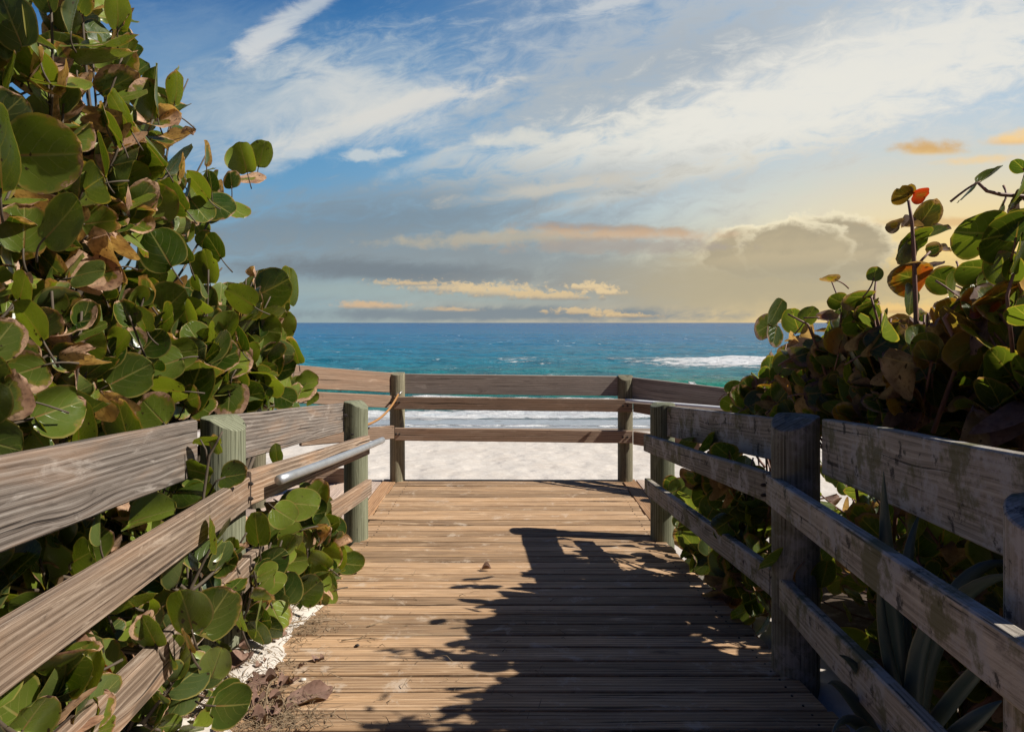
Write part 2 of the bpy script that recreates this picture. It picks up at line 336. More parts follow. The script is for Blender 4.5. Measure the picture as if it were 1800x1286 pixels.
def sea_mat():
    m, t, b = material('sea_water')
    geo = t.node('ShaderNodeNewGeometry'); P = geo.outputs['Position']; x, y, z = t.sep(P)
    a = t.node('ShaderNodeAttribute', attribute_name='tint'); foam, thin, face = t.sep(a.outputs['Color'])
    d = t.m('LOGARITHM', t.m('MAXIMUM', y, 5.), 10.)
    col = t.ramp(t.ss(d, 1.3, 3.3, typ='LINEAR'), [(0, (.10, .24, .21, 1)), (.10, (.014, .19, .15, 1)), (.2, (.012, .20, .295, 1)), (.38, (.008, .158, .33, 1)), (.7, (.004, .10, .285, 1)), (1, (.003, .064, .215, 1))])
    pat = t.noise(t.vec(t.mul(x, .05), t.mul(y, .13)), 1., 6, .62, .4)
    col = t.mix(t.ss(pat, .35, .7, 0, .65), col, t.mix(.5, col, (.03, .24, .31, 1)))
    lv = t.vec(t.mul(x, .55), t.mul(y, 1.5))
    streak = t.noise(t.vec(t.mul(x, .28), t.mul(y, 1.1)), 1., 6, .66, .4)
    dk = t.ss(streak, .54, .42, 0, .75)
    col = t.mix(dk, col, t.mix(.6, col, (.003, .050, .105, 1)))
    col = t.mix(thin, col, (.36, .38, .42, 1))  # grey-blue of the shallow swash: the sky's reflection painted as colour
    col = t.mix(t.mul(face, .9), col, (.02, .22, .155, 1))
    lace = t.noise(lv, 1.6, 8, .70, .8)
    lace2 = t.noise(lv, .5, 6, .65, .3)
    fm = t.ss(t.add(foam, t.add(t.mul(t.sub(lace, .5), 1.5), t.mul(t.sub(lace2, .5), .5))), .46, .62)
    fm = t.mul(fm, t.ss(foam, .02, .12))
    cap = t.mul(t.ss(t.noise(t.vec(t.mul(x, .35), t.mul(y, .30)), 1., 7, .72, .5), .62, .69), t.ss(y, 400, 60))
    fm = t.m('MAXIMUM', fm, t.mul(cap, .75))
    fcol = t.mix(t.ss(lace, .3, .6), (.62, .68, .72, 1), (.84, .84, .83, 1))
    col = t.mix(fm, col, fcol)
    t.l.new(col, b.inputs['Base Color'])
    t.put(b.inputs['Roughness'], t.add(.22, t.mul(fm, .6)))
    sl = t.noise(t.vec(t.mul(x, .045), t.mul(y, .30), 8.), 1., 5, .6, .2)
    b.inputs['IOR'].default_value = 1.33; t.put(b.inputs['Specular IOR Level'], t.mul(t.sub(1., fm), .13))
    rip = t.noise(t.vec(t.mul(x, .9), t.mul(y, 1.4), 0.), 1., 8, .66, .3)
    rip2 = t.noise(t.vec(t.mul(x, .10), t.mul(y, .42), 3.), 1., 7, .66, .2)
    h = t.add(t.mul(rip, t.sub(.55, t.mul(thin, .45))), t.add(t.mul(rip2, t.sub(1.4, t.mul(thin, 1.3))), t.mul(t.mul(lace, fm), .3)))
    bump(t, t.add(h, t.mul(sl, t.mul(2., t.sub(1., thin)))), 1., .9, b)
    return m
M['sea'] = sea_mat()

# ------------------------------------------------------------------ mesh helpers
R = random.Random(7)
class MB:
    def __init__(s): s.v = []; s.f = []; s.uv = []; s.c = []
    def vert(s, p, col=(.5, 0, 0, 0)): s.v.append(tuple(p)); s.c.append(col); return len(s.v)-1
    def face(s, idx, uvs): s.f.append(tuple(idx)); s.uv.extend(uvs)
    def build(s, name, mat, parent=None, smooth=True, origin=None):
        me = bpy.data.meshes.new(name)
        o0 = Vector(origin) if origin is not None else Vector((0, 0, 0))
        me.from_pydata([(p[0]-o0.x, p[1]-o0.y, p[2]-o0.z) for p in s.v], [], s.f)
        ul = me.uv_layers.new(name='UVMap'); flat = [c for uv in s.uv for c in uv]; ul.data.foreach_set('uv', flat)
        ca = me.color_attributes.new('tint', 'FLOAT_COLOR', 'POINT'); ca.data.foreach_set('color', [c for q in s.c for c in q])
        me.materials.append(mat)
        if smooth: me.polygons.foreach_set('use_smooth', [True]*len(me.polygons))
        me.update(); ob = bpy.data.objects.new(name, me); C.objects.link(ob)
        if parent is not None:
            ob.parent = parent; ob.location = o0 - parent['_loc'] if False else o0-parent.location
        else: ob.location = o0
        return ob
def tag(o, label, cat, group=None):
    o['label'] = label; o['category'] = cat
    if group: o['group'] = group
    return o
def thing(name, label, cat, loc, group=None):
    o = bpy.data.objects.new(name, None); C.objects.link(o); o.location = loc; o.empty_display_size = .1
    return tag(o, label, cat, group)
def prism(mb, A, B, up_a, up_b, out, thick, seg=10, wob=.0015, ch=.006, seed=0):
    """a sawn board: A,B = lower front corners, up_* = height at each end, out = unit horizontal direction of the thickness"""
    A = Vector(A); B = Vector(B); L = (B-A).length; r = random.Random(seed); off = r.random()*40; vo = r.random()*20; tint = r.random()
    base = len(mb.v); ring = []
    for i in range(seg+1):
        t = i/seg; P = A.lerp(B, t); h = up_a*(1-t)+up_b*t
        w1 = mnoise.noise(Vector((off+t*L*1.3, seed*.7, 0)))*wob*2.5; w2 = mnoise.noise(Vector((off+t*L*1.3, 9+seed*.7, 0)))*wob*2.5
        w3 = mnoise.noise(Vector((off+t*L*2.3, 19+seed*.7, 0)))*wob*1.5
        prof = [(0, ch), (0, h*.5), (0, h-ch), (ch, h), (thick-ch, h), (thick, h-ch), (thick, ch), (thick-ch, 0), (ch, 0)]
        gir = [0, h*.5, h-ch*2, h, h+thick, h+thick+ch, h*2+thick, h*2+thick+ch, h*2+thick*2-ch]
        for (o_, z_) in prof: mb.vert(P+out*(o_+w1)+Vector((0, 0, z_+(w2 if z_ > h*.5 else w3))), (tint, 0, 0, 0))
        ring.append(gir)
    n = 9
    flip = (B-A).cross(Vector((0, 0, 1))).dot(out) > 0
    for i in range(seg):
        u0 = off+L*i/seg; u1 = off+L*(i+1)/seg
        for k in range(n):
            k2 = (k+1) % n; a, b_, c, d = base+i*n+k, base+(i+1)*n+k, base+(i+1)*n+k2, base+i*n+k2
            g0 = ring[i][k]+vo; g1 = (ring[i][k2] if k2 else 2*(up_a+thick))+vo
            if flip: mb.face((a, d, c, b_), [(u0, g0), (u0, g1), (u1, g1), (u1, g0)])
            else: mb.face((a, b_, c, d), [(u0, g0), (u1, g0), (u1, g1), (u0, g1)])
    for i, rev in ((0, False), (seg, True)):
        idx = [base+i*n+k for k in range(n)]
        if rev != flip: idx = idx[::-1]
        mb.face(idx, [(off+mb.v[j][2]*.3, vo+mb.v[j][0]) for j in idx])
def tube(mb, pts, r0, r1=None, seg=8, caps=True, uvs=1., tint=.5):
    r1 = r0 if r1 is None else r1; n = len(pts); pts = [Vector(p) for p in pts]; base = len(mb.v); acc = 0.
    N = None
    for i, p in enumerate(pts):
        T = (pts[min(i+1, n-1)]-pts[max(i-1, 0)]).normalized()
        if N is None: N = T.orthogonal().normalized()
        N = (N-T*N.dot(T)).normalized(); Bn = T.cross(N); r = r0+(r1-r0)*i/max(1, n-1)
        for k in range(seg):
            a = 2*math.pi*k/seg; mb.vert(p+(N*math.cos(a)+Bn*math.sin(a))*r, (tint, 0, 0, 0))
    for i in range(n-1):
        l = (pts[i+1]-pts[i]).length
        for k in range(seg):
            k2 = (k+1) % seg
            mb.face((base+i*seg+k, base+i*seg+k2, base+(i+1)*seg+k2, base+(i+1)*seg+k), [(acc, k/seg*.3), (acc, (k+1)/seg*.3), (acc+l, (k+1)/seg*.3), (acc+l, k/seg*.3)])
        acc += l
    if caps:
        mb.face([base+k for k in range(seg)][::-1], [(0, 0)]*seg); mb.face([base+(n-1)*seg+k for k in range(seg)], [(0, 0)]*seg)
def post_mesh(cx, cy, z0, z1, r, cut_dir, seed, mat, parent, cut=.5, drop=.9):
    """round pole with an uneven girth; its top is sawn flat and sloped off on the side cut_dir"""
    mb = MB(); rr = random.Random(seed); off = rr.random()*30; seg = 28; rows = 14; base = 0; cd = Vector(cut_dir).normalized(); tint = rr.random()
    for i in range(rows+1):
        t = i/rows
        for k in range(seg):
            a = 2*math.pi*k/seg; q = 1+.035*mnoise.noise(Vector((math.cos(a)*1.2+off, math.sin(a)*1.2, t*2.2)))+.02*mnoise.noise(Vector((math.cos(a)*4+off, math.sin(a)*4, t*1.)))
            x, y = math.cos(a)*r*q, math.sin(a)*r*q
            top = z1-max(0, (x*cd.x+y*cd.y)-r*(cut-.5)*2*.5)*drop
            mb.vert((cx+x, cy+y, z0+(top-z0)*t), (tint, 0, 0, 0))
    for i in range(rows):
        for k in range(seg):
            k2 = (k+1) % seg; z = lambda j: mb.v[j][2]+off
            ids = (i*seg+k, i*seg+k2, (i+1)*seg+k2, (i+1)*seg+k); g = 2*math.pi*r
            mb.face(ids, [(z(ids[0]), k/seg*g), (z(ids[1]), (k+1)/seg*g), (z(ids[2]), (k+1)/seg*g), (z(ids[3]), k/seg*g)])
    # sawn top in two rings
    b1 = len(mb.v)
    for q in (1., .96, .5):
        for k in range(seg):
            p = mb.v[rows*seg+k]; x, y = (p[0]-cx)*q, (p[1]-cy)*q
            mb.vert((cx+x, cy+y, z1-max(0, (x*cd.x+y*cd.y)-r*(cut-.5))*drop+(.0 if q == 1. else .003)), (tint, 0, 0, 0))
    for j in range(2):
        for k in range(seg):
            k2 = (k+1) % seg; ids = (b1+j*seg+k, b1+j*seg+k2, b1+(j+1)*seg+k2, b1+(j+1)*seg+k)
            mb.face(ids, [(mb.v[q][0]*1., mb.v[q][1]) for q in ids])
    mb.face([b1+2*seg+k for k in range(seg)], [(mb.v[b1+2*seg+k][0], mb.v[b1+2*seg+k][1]) for k in range(seg)])
    ob = mb.build('post', mat, parent, True)
    bpy.context.view_layer.update()
    ob.data.polygons.foreach_set('use_smooth', [i < rows*seg for i in range(len(ob.data.polygons))])
    return ob
SEED = [100]
def board(name, a, b, out_sign, thick, mat, parent, seg=14):
    """a = (px, y_top, y_bottom, distance) of the face towards the walkway at one end, b the other end"""
    A = at(a[0], a[2], a[3]); A2 = at(a[0], a[1], a[3]); B = at(b[0], b[2], b[3]); B2 = at(b[0], b[1], b[3])
    T = Vector((B.x-A.x, B.y-A.y, 0)).normalized(); out = Vector((T.y, -T.x, 0))
    if out.dot(Vector(out_sign)) < 0: out = -out
    SEED[0] += 1; mb = MB(); prism(mb, A, B, A2.z-A.z, B2.z-B.z, out, thick, seg, .002, .005, SEED[0])
    return mb.build(name, mat, parent, False)
def bolt(parent, p, n, r=.012):
    mb = MB(); n = Vector(n).normalized(); tube(mb, [Vector(p)-n*.01, Vector(p)+n*.004], r, r, 10); tube(mb, [Vector(p)+n*.004, Vector(p)+n*.010], r*.62, r*.55, 6)
    return mb.build('bolt', M['steel'], parent, False)

# ------------------------------------------------------------------ ground, deck, sea
def ramp_z(y): return max(0., (5.15-y)*.0917) if y > -3 else .75
def sm(a, b, x):
    t = min(1, max(0, (x-a)/(b-a))); return t*t*(3-2*t)
def ground_z(x, y):
    ax = abs(x)
    side = ramp_z(y)-.05+.10*sm(1.3, 2.4, ax)+.35*sm(2.4, 7, ax)
    if ax < 1.15: side = ramp_z(y)-.22
    beach = -.95-.0375*max(0, y-8)-.03*max(0, y-19)
    k = sm(4.4+.5*sm(1.2, 3, ax), 7.6, y)
    z = side*(1-k)+beach*k
    if y > 6.3: z += .035*mnoise.noise(Vector((x*.9, y*.9, 0)))*sm(19, 16, y)+.03*mnoise.noise(Vector((x*2.6, y*2.6, 5)))*sm(18, 14, y)+.010*mnoise.noise(Vector((x*6, y*6, 9)))*sm(16, 13, y)
    elif ax > 1.2: z += .03*mnoise.noise(Vector((x*3, y*3, 2)))
    return z
def axis(parts):
    out = []
    for a, b, st in parts:
        n = max(1, round((b-a)/st)); out += [a+(b-a)*i/n for i in range(n)]
    return out+[parts[-1][1]]
def sheet(name, xs, ys, zf, mat, colf=None, kind='structure'):
    mb = MB(); nx = len(xs)
    for y in ys:
        for x in xs: mb.vert((x, y, zf(x, y)), colf(x, y) if colf else (.5, 0, 0, 0))
    for j in range(len(ys)-1):
        for i in range(nx-1):
            ids = (j*nx+i, j*nx+i+1, (j+1)*nx+i+1, (j+1)*nx+i)
            mb.face(ids, [(mb.v[q][0], mb.v[q][1]) for q in ids])
    o = mb.build(name, mat); o['kind'] = kind; return o
xs = axis([(-400, -60, 40), (-60, -14, 2), (-14, -7, .4), (-7, 7, .085), (7, 14, .4), (14, 60, 2), (60, 400, 40)])
ys = axis([(-40, -4, 3), (-4, 0, .4), (0, 6.4, .1), (6.4, 16, .085), (16, 24, .3), (24, 60, 4), (60, 400, 60)])
sheet('beach_sand', xs, ys, ground_z, M['sand'])
SEA = EYE-3.0
CR = [(30.3, .80, 1.05, 3.0), (51, .42, 1.6, 4.5), (66, .26, 2.2, 5), (41, .16, 1.6, 4), (78, .22, 1.6, 4), (92, .3, 2, 5), (108, .28, 2.4, 5), (130, .34, 3, 6), (160, .36, 3, 7), (24.6, .14, .5, 1.6)]
def crest_pos(y0, x, s): return y0+1.6*mnoise.noise(Vector((x*.035, y0*.37, 0)))+.5*mnoise.noise(Vector((x*.17, y0*.37, 4)))
def sea_z(x, y):
    z = 0.
    for (y0, h, wf, wb) in CR:
        q = y-crest_pos(y0, x, 0); hh = h*(.75+.55*mnoise.noise(Vector((x*.06, y0, 7))))
        w = wf if q < 0 else wb
        z += hh*math.exp(-(q/w)**2)
    k = sm(20, 34, y)
    z += k*(.16*mnoise.noise(Vector((x*.13, y*.33, 1)))+.09*mnoise.noise(Vector((x*.5, y*.9, 3)))+.04*mnoise.noise(Vector((x*1.3, y*2, 8))))*(1-sm(150, 190, y))
    z += .03*mnoise.noise(Vector((x*.8, y*1.5, 12)))*sm(19, 22, y)*(1-sm(150, 190, y))
    swash = 19.5+.55*mnoise.noise(Vector((x*.13, 2, 0)))
    return SEA+z-.25*sm(swash+.8, swash-1.5, y)
def sea_col(x, y):
    n = lambda f, s: mnoise.noise(Vector((x*f, s, y*f*1.5)))
    foam = 0.
    # shore break and its white wash
    q = y-(22.4+.7*mnoise.noise(Vector((x*.12, 3, 0))))
    foam = max(foam, 1.1*math.exp(-(q/1.25)**2))
    q = y-crest_pos(27.0, x, 0); foam = max(foam, .78*math.exp(-(q/1.1)**2)*(1-.85*sm(-3.2, -5.5, x)))
    q = y-(20.0+.5*mnoise.noise(Vector((x*.13, 2, 0)))); foam = max(foam, .62*math.exp(-(q/.22)**2))
    # outer breaker
    c = crest_pos(51, x, 0); q = y-c; g = sm(-10, 5, x)*(.75+.7*mnoise.noise(Vector((x*.09, 31, 0))))
    foam = max(foam, g*.74*math.exp(-(q/(8. if q < 0 else 5.))**2))
    q = y-c; foam = max(foam, .62*sm(11, 14, x+3*n(.1, 4))*math.exp(-((q+.3)/.9)**2))
    # breaking green wave: splash at right
    c = crest_pos(30.3, x, 0); q = y-c
    foam = max(foam, .95*(sm(9.0, 9.8, x)*sm(12.6, 11.6, x)+.8*sm(7.6, 7.7, x)*sm(8.1, 8.0, x)+sm(19, 24, x))*math.exp(-((q+.55)/.7)**2))
    foam = max(foam, .36*math.exp(-((y-38)/4)**2)*(1 if x > -6 else .5))
    for yl, xl in ((44, 2), (58, 8), (70, -6), (84, 14)): foam = max(foam, .50*math.exp(-((y-yl-2*mnoise.noise(Vector((x*.05, yl, 1))))/1.6)**2)*max(0, .6+1.6*mnoise.noise(Vector((x*.05, yl*1.3, 5)))+.01*(x-xl)))
    thin = sm(21.8, 21.0, y)*.9
    face = math.exp(-((q+.7)/.9)**2)
    return (max(0, min(1, foam)), thin, face, 0)
xs = axis([(-30000, -2000, 28000), (-2000, -90, 1910), (-90, -30, 1.2), (-30, 30, .22), (30, 90, 1.2), (90, 2000, 1910), (2000, 30000, 28000)])
ys = axis([(17.2, 34, .14), (34, 60, .28), (60, 100, .7), (100, 200, 2.5), (200, 400, 100), (400, 30000, 29600)])
sheet('sea', xs, ys, lambda x, y: sea_z(x, y) if y < 195 and abs(x) < 95 else SEA, M['sea'], lambda x, y: sea_col(x, y) if y < 195 and abs(x) < 95 else (0, 0, 0, 0))

def deck(name, y0, y1, x0, x1, zf, mat, pitch=.146):
    mb = MB(); y = y1; i = 0
    while y-pitch > y0-.001:
        y2 = y-pitch; r = random.Random(int(y*1000)); j = r.uniform(-.0018, .0018); e0 = r.uniform(-.012, .012); e1 = r.uniform(-.012, .012)
        ya = y2+.0075; za, zb = zf(ya)+j, zf(y-.0075)+j
        A = Vector((x0+e0, ya, 0)); prism_deck(mb, x0+e0, x1+e1, ya, y-.0075, za, zb, .036, i+17); y = y2; i += 1
    o = mb.build(name, mat, None, False); o['kind'] = 'structure'; return o
def prism_deck(mb, x0, x1, ya, yb, za, zb, th, seed):
    r = random.Random(seed*13+5); off = r.random()*60; vo = r.random()*30; tint = r.random(); seg = 10; base = len(mb.v); ch = .005
    w = yb-ya; cup = r.uniform(-.002, .0015); cw = .005; cz = .0035
    prof = [(0, -th), (0, -cz), (cw, 0), (w*.5, cup), (w-cw, 0), (w, -cz), (w, -th)]
    for i in range(seg+1):
        x = x0+(x1-x0)*i/seg
        for (yy, zz) in prof:
            t = yy/w; dz = .0022*mnoise.noise(Vector((x*1.4+off, t, seed)))
            mb.vert((x, ya+yy+.0012*mnoise.noise(Vector((x*2+off, 5, seed))), za+(zb-za)*t+zz+dz), (tint, 0, 0, 0))
    n = len(prof)
    for i in range(seg):
        u0, u1 = off+(x1-x0)*i/seg, off+(x1-x0)*(i+1)/seg
        for k in range(n-1):
            ids = (base+i*n+k, base+(i+1)*n+k, base+(i+1)*n+k+1, base+i*n+k+1); ya_, yb_ = prof[k][0]+vo, prof[k+1][0]+vo
            mb.face(ids, [(u0, ya_), (u1, ya_), (u1, yb_), (u0, yb_)])
    mb.face([base+k for k in range(n)][::-1], [(off, vo)]*n); mb.face([base+seg*n+k for k in range(n)], [(off, vo)]*n)
def screws(name, y0, y1, xs_, zf, pitch=.146):
    mb = MB(); y = y1; r = random.Random(3)
    while y-pitch > y0-.001:
        for x in xs_:
            for q in (.035, .11):
                X = x+r.uniform(-.008, .008); Y = y-q+r.uniform(-.006, .006); tube(mb, [(X, Y, zf(Y)-.006), (X, Y, zf(Y)+.0022)], .0048, .0044, 8)
        y -= pitch
    o = mb.build(name, M['steel'], None, False); o['kind'] = 'structure'
screws('boardwalk_path_screws', -1.6, 5.212, (-1.06, 1.05), ramp_z); screws('landing_path_screws', 5.2115, 7.11, (-1.06, 1.05), lambda y: 0.)
deck('boardwalk_ramp', -1.6, 5.212, -1.16, 1.14, ramp_z, M['deck'])
deck('landing_deck', 5.2115, 7.11, -1.185, 1.13, lambda y: 0., M['deck'])
def long_boards(name, x0, x1, y0, y1, z, mat, pitch):
    mb = MB(); x = x0; i = 0
    while x+pitch <= x1+.001:
        SEED[0] += 1; prism(mb, Vector((x+.003, y0, z-.038)), Vector((x+.003, y1, z-.038)), .038, .038, Vector((1, 0, 0)), pitch-.006, 12, .001, .004, SEED[0]); x += pitch; i += 1
    o = mb.build(name, mat, None, False); o['kind'] = 'structure'; return o
long_boards('landing_border_path', -1.335, -1.19, 5.3, 7.11, .002, M['border'], .145)
long_boards('landing_border_path', 1.135, 1.28, 5.3, 7.11, .002, M['border'], .145)
long_boards('landing_wing_deck', -2.8, -1.34, 5.35, 7.09, .0, M['wing'], .146)
long_boards('landing_wing_deck', 1.285, 2.75, 5.35, 7.09, .0, M['wing'], .146)
# joists and fascia under the deck
mb = MB()
prism(mb, Vector((-2.8, 7.10, -.24)), Vector((2.75, 7.10, -.24)), .20, .20, Vector((0, 1, 0)), .04, 6, .001, .004, 901)
for x in (-2.75, -1.25, 0., 1.2, 2.7):
    prism(mb, Vector((x, 5.3, -.24)), Vector((x, 7.09, -.24)), .195, .195, Vector((1, 0, 0)), .04, 4, .001, .004, 910+int(x*2))
for x in (-1.1, 0., 1.06):
    prism(mb, Vector((x, 5.1, -.24)), Vector((x, -1.5, ramp_z(-1.5)-.24)), .195, .195, Vector((1, 0, 0)), .04, 6, .001, .004, 930+int(x*2))
o = mb.build('deck_joist_path', M['rail_far'], None, False); o['kind'] = 'structure'
# sand blown over the left edge of the ramp
def drift_z(x, y):
    e = -.99+.07*mnoise.noise(Vector((y*1.7, 3, 0)))+.06*mnoise.noise(Vector((y*6, 7, 0)))-.22*sm(3.55, 4.15, y)+.10*sm(2.6, 1.8, y)
    h = (e-x)
    z = ramp_z(y)+(.055*(1-math.exp(-max(0, h)*7)) if h > 0 else max(-.03, h*.8))
    return z+.002*mnoise.noise(Vector((x*14, y*14, 0)))+.007*mnoise.noise(Vector((x*5, y*5, 3)))
sheet('sand_drift_path', axis([(-1.9, -.6, .025)]), axis([(.6, 4.3, .025)]), drift_z, M['sand'])

# ------------------------------------------------------------------ railings
OL, OR_, OF = (-1, 0, 0), (1, 0, 0), (0, 1, 0)
rl = thing('railing', 'sunlit weathered wooden railing along the ramp, with a metal pipe handrail', 'railing', (-1.2, 2.9, .2))
post_mesh(-1.178, 5.15, -.4, EYE-(706-HY)*5.15/F, .090, (1, -.3, 0), 1, M['post_sun'], rl, .5, .55)
post_mesh(-1.252, 2.96, -.1, EYE-(733-HY)*2.96/F, .092, (1, -.3, 0), 2, M['post_sun'], rl, .5, .6)
board('top_rail', (604, 708, 759, 5.10), (412, 729, 812, 3.02), OL, .042, M['rail_sun'], rl)
board('top_rail', (346, 738, 836, 2.74), (-220, 846, 1060, 1.22), OL, .042, M['rail_sun'], rl)
board('middle_rail', (650, 765, 798, 4.86), (441, 829, 888, 2.86), OL, .042, M['rail_brown'], rl)
board('middle_rail', (439, 839, 892, 2.85), (-260, 1262, 1428, .98), OL, .042, M['rail_brown'], rl)
board('lower_rail', (653, 842, 869, 4.86), (441, 975, 1026, 2.88), OL, .042, M['rail_brown'], rl)
board('lower_rail', (439, 980, 1032, 2.87), (-100, 1500, 1640, 1.12), OL, .042, M['rail_brown'], rl)
# pipe handrail on the left
mb = MB(); pa = at(483, 843, 2.98)+Vector((.02, 0, 0)); pb = at(672, 773, 5.0)
pts = [pa.lerp(pb, i/16)+Vector((0, 0, -.006*math.sin(math.pi*i/16))) for i in range(17)]
tube(mb, pts, .0225, .0225, 20); hr = mb.build('handrail', M['metal'], rl, True)
mb = MB(); dirn = (pa-pb).normalized(); tube(mb, [pa-dirn*.004, pa+dirn*.006, pa+dirn*.010], .0245, .022, 20); mb.build('end_cap', M['metal'], hr, True)
for t in (.06, .36, .93):
    q = pa.lerp(pb, t); mb = MB(); tube(mb, [q+Vector((0, 0, -.02)), q+Vector((-.004, 0, -.055)), q+Vector((-.05, 0, -.075))], .007, .007, 8); tube(mb, [q+Vector((-.045, 0, -.06)), q+Vector((-.045, 0, -.10))], .014, .014, 8)
    mb.build('bracket', M['metal'], hr, True)
for (px, py, d) in ((600, 720, 5.05), (608, 730, 5.04), (428, 748, 3.0), (424, 790, 3.0)):
    bolt(rl, at(px, py, d), (1, -.2, 0), .013)
for (px, py, d) in ((441, 850, 2.83), (441, 876, 2.83), (447, 993, 2.86), (447, 1012, 2.86), (640, 778, 4.83), (644, 855, 4.83), (430, 850, 2.83), (600, 750, 5.07), (620, 763, 5.04)):
    bolt(rl, at(px, py, d), (1, -.2, 0), .008)
rr_ = thing('railing', 'shaded grey mottled wooden railing of lichened planks and stout posts below dark foliage', 'railing', (1.2, 2.9, .2))
post_mesh(1.135, 5.15, -.4, EYE-(709-HY)*5.15/F, .090, (-1, -.3, 0), 3, M['post_sun'], rr_, .8, .4)
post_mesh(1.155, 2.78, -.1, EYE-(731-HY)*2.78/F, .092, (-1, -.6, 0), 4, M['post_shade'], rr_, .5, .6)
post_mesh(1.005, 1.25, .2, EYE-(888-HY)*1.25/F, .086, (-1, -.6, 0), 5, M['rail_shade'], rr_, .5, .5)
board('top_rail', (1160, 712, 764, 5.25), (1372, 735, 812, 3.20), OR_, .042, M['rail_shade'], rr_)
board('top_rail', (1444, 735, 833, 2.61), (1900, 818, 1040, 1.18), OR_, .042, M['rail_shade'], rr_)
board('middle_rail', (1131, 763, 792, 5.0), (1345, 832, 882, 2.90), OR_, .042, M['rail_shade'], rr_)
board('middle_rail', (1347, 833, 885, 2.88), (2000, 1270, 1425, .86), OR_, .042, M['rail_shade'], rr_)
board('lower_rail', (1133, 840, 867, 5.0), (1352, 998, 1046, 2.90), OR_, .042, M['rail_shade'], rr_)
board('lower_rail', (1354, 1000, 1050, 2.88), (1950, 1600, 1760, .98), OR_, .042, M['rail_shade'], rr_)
for (px, py, d) in ((1341, 852, 2.88), (1341, 870, 2.88), (1351, 848, 2.86), (1137, 772, 4.98), (1137, 850, 4.98), (1358, 1014, 2.86)):
    bolt(rr_, at(px, py, d), (-1, -.2, 0), .008)
rf = thing('railing', 'brown three board railing across the far landing in front of the beach', 'railing', (0, 7.1, 0))
post_mesh(-1.185, 7.06, -.9, EYE-(655-HY)*7.06/F, .077, (0, -1, 0), 6, M['post_far'], rf, .7, .35)
post_mesh(1.172, 7.06, -.9, EYE-(660-HY)*7.06/F, .077, (0, -1, 0), 7, M['post_far'], rf, .5, .6)
board('top_rail', (706, 657, 692, 7.06), (1092, 661, 696, 7.06), OF, .042, M['plank_far'], rf)
board('middle_rail', (692, 697, 719, 6.94), (1112, 702, 724, 6.94), OF, .040, M['rail_far'], rf)
board('lower_rail', (694, 752, 774, 6.94), (1112, 757, 779, 6.94), OF, .040, M['rail_far'], rf)
board('top_rail', (694, 655, 690, 7.04), (435, 635, 678, 5.95), OF, .042, M['rail_far'], rf)
board('middle_rail', (688, 695, 717, 6.95), (435, 682, 704, 5.9), OF, .040, M['rail_far'], rf)
board('lower_rail', (693, 748, 771, 6.90), (530, 759, 784, 6.1), OF, .040, M['rail_far'], rf)
board('toe_board', (640, 824, 853, 7.0), (530, 823, 855, 6.85), OF, .040, M['rail_far'], rf)
board('top_rail', (1106, 662, 702, 7.04), (1390, 695, 742, 6.05), OF, .042, M['plank_far'], rf)
board('middle_rail', (1113, 703, 724, 6.95), (1390, 750, 776, 6.05), OF, .040, M['rail_far'], rf)
board('lower_rail', (1113, 758, 781, 6.95), (1230, 775, 800, 6.5), OF, .040, M['rail_far'], rf)
for sx, px, py in ((-1, 448, 640), (1, 1372, 690)):
    q = at(px, py, 6.0); post_mesh(q.x, 6.05, -.9, q.z+.03, .077, (0, -1, 0), 8+sx, M['post_far'], rf, .6, .4)
mb = MB(); pa = at(1100, 704, 6.86); pb = at(1300, 720, 6.25); tube(mb, [pa.lerp(pb, i/8) for i in range(9)], .02, .02, 16)
hp = mb.build('handrail', M['white_pipe'], rf, True)
for px, py in ((696, 707), (702, 707), (696, 763), (702, 763), (1095, 713), (1103, 713), (1095, 768), (1103, 768), (686, 708), (687, 760)):
    bolt(rf, at(px, py, 6.935), (0, -1, 0), .011)

# rope hanging on a hook from the far left post
pts = []
for i in range(140):
    t = i/139; a = at(700, 693, 6.93); b = at(636, 748, 5.7); m_ = at(676, 742, 6.3)
    p = a*(1-t)**2+m_*2*t*(1-t)+b*t*t
    pts.append(p)
rp = thing('rope', 'orange braided rope looped from the hook on the far left post', 'rope', tuple(pts[0]))
for s in range(3):
    mb = MB(); q = []
    for i, p in enumerate(pts):
        a = i*1.1+s*2.094; T = (pts[min(i+1, 139)]-pts[max(i-1, 0)]).normalized(); N = T.orthogonal().normalized(); q.append(p+(N*math.cos(a)+T.cross(N)*math.sin(a))*.006)
    tube(mb, q, .0055, .0055, 7); mb.build('strand', M['rope'], rp, True)
mb = MB(); h0 = at(706, 690, 6.98)
tube(mb, [h0+Vector((0, .06, .01)), h0+Vector((0, -.03, .01)), h0+Vector((-.015, -.05, -.005)), h0+Vector((-.035, -.05, -.02)), h0+Vector((-.04, -.045, .0))], .007, .006, 8)
mb.build('hook', M['hook'], rp, True)

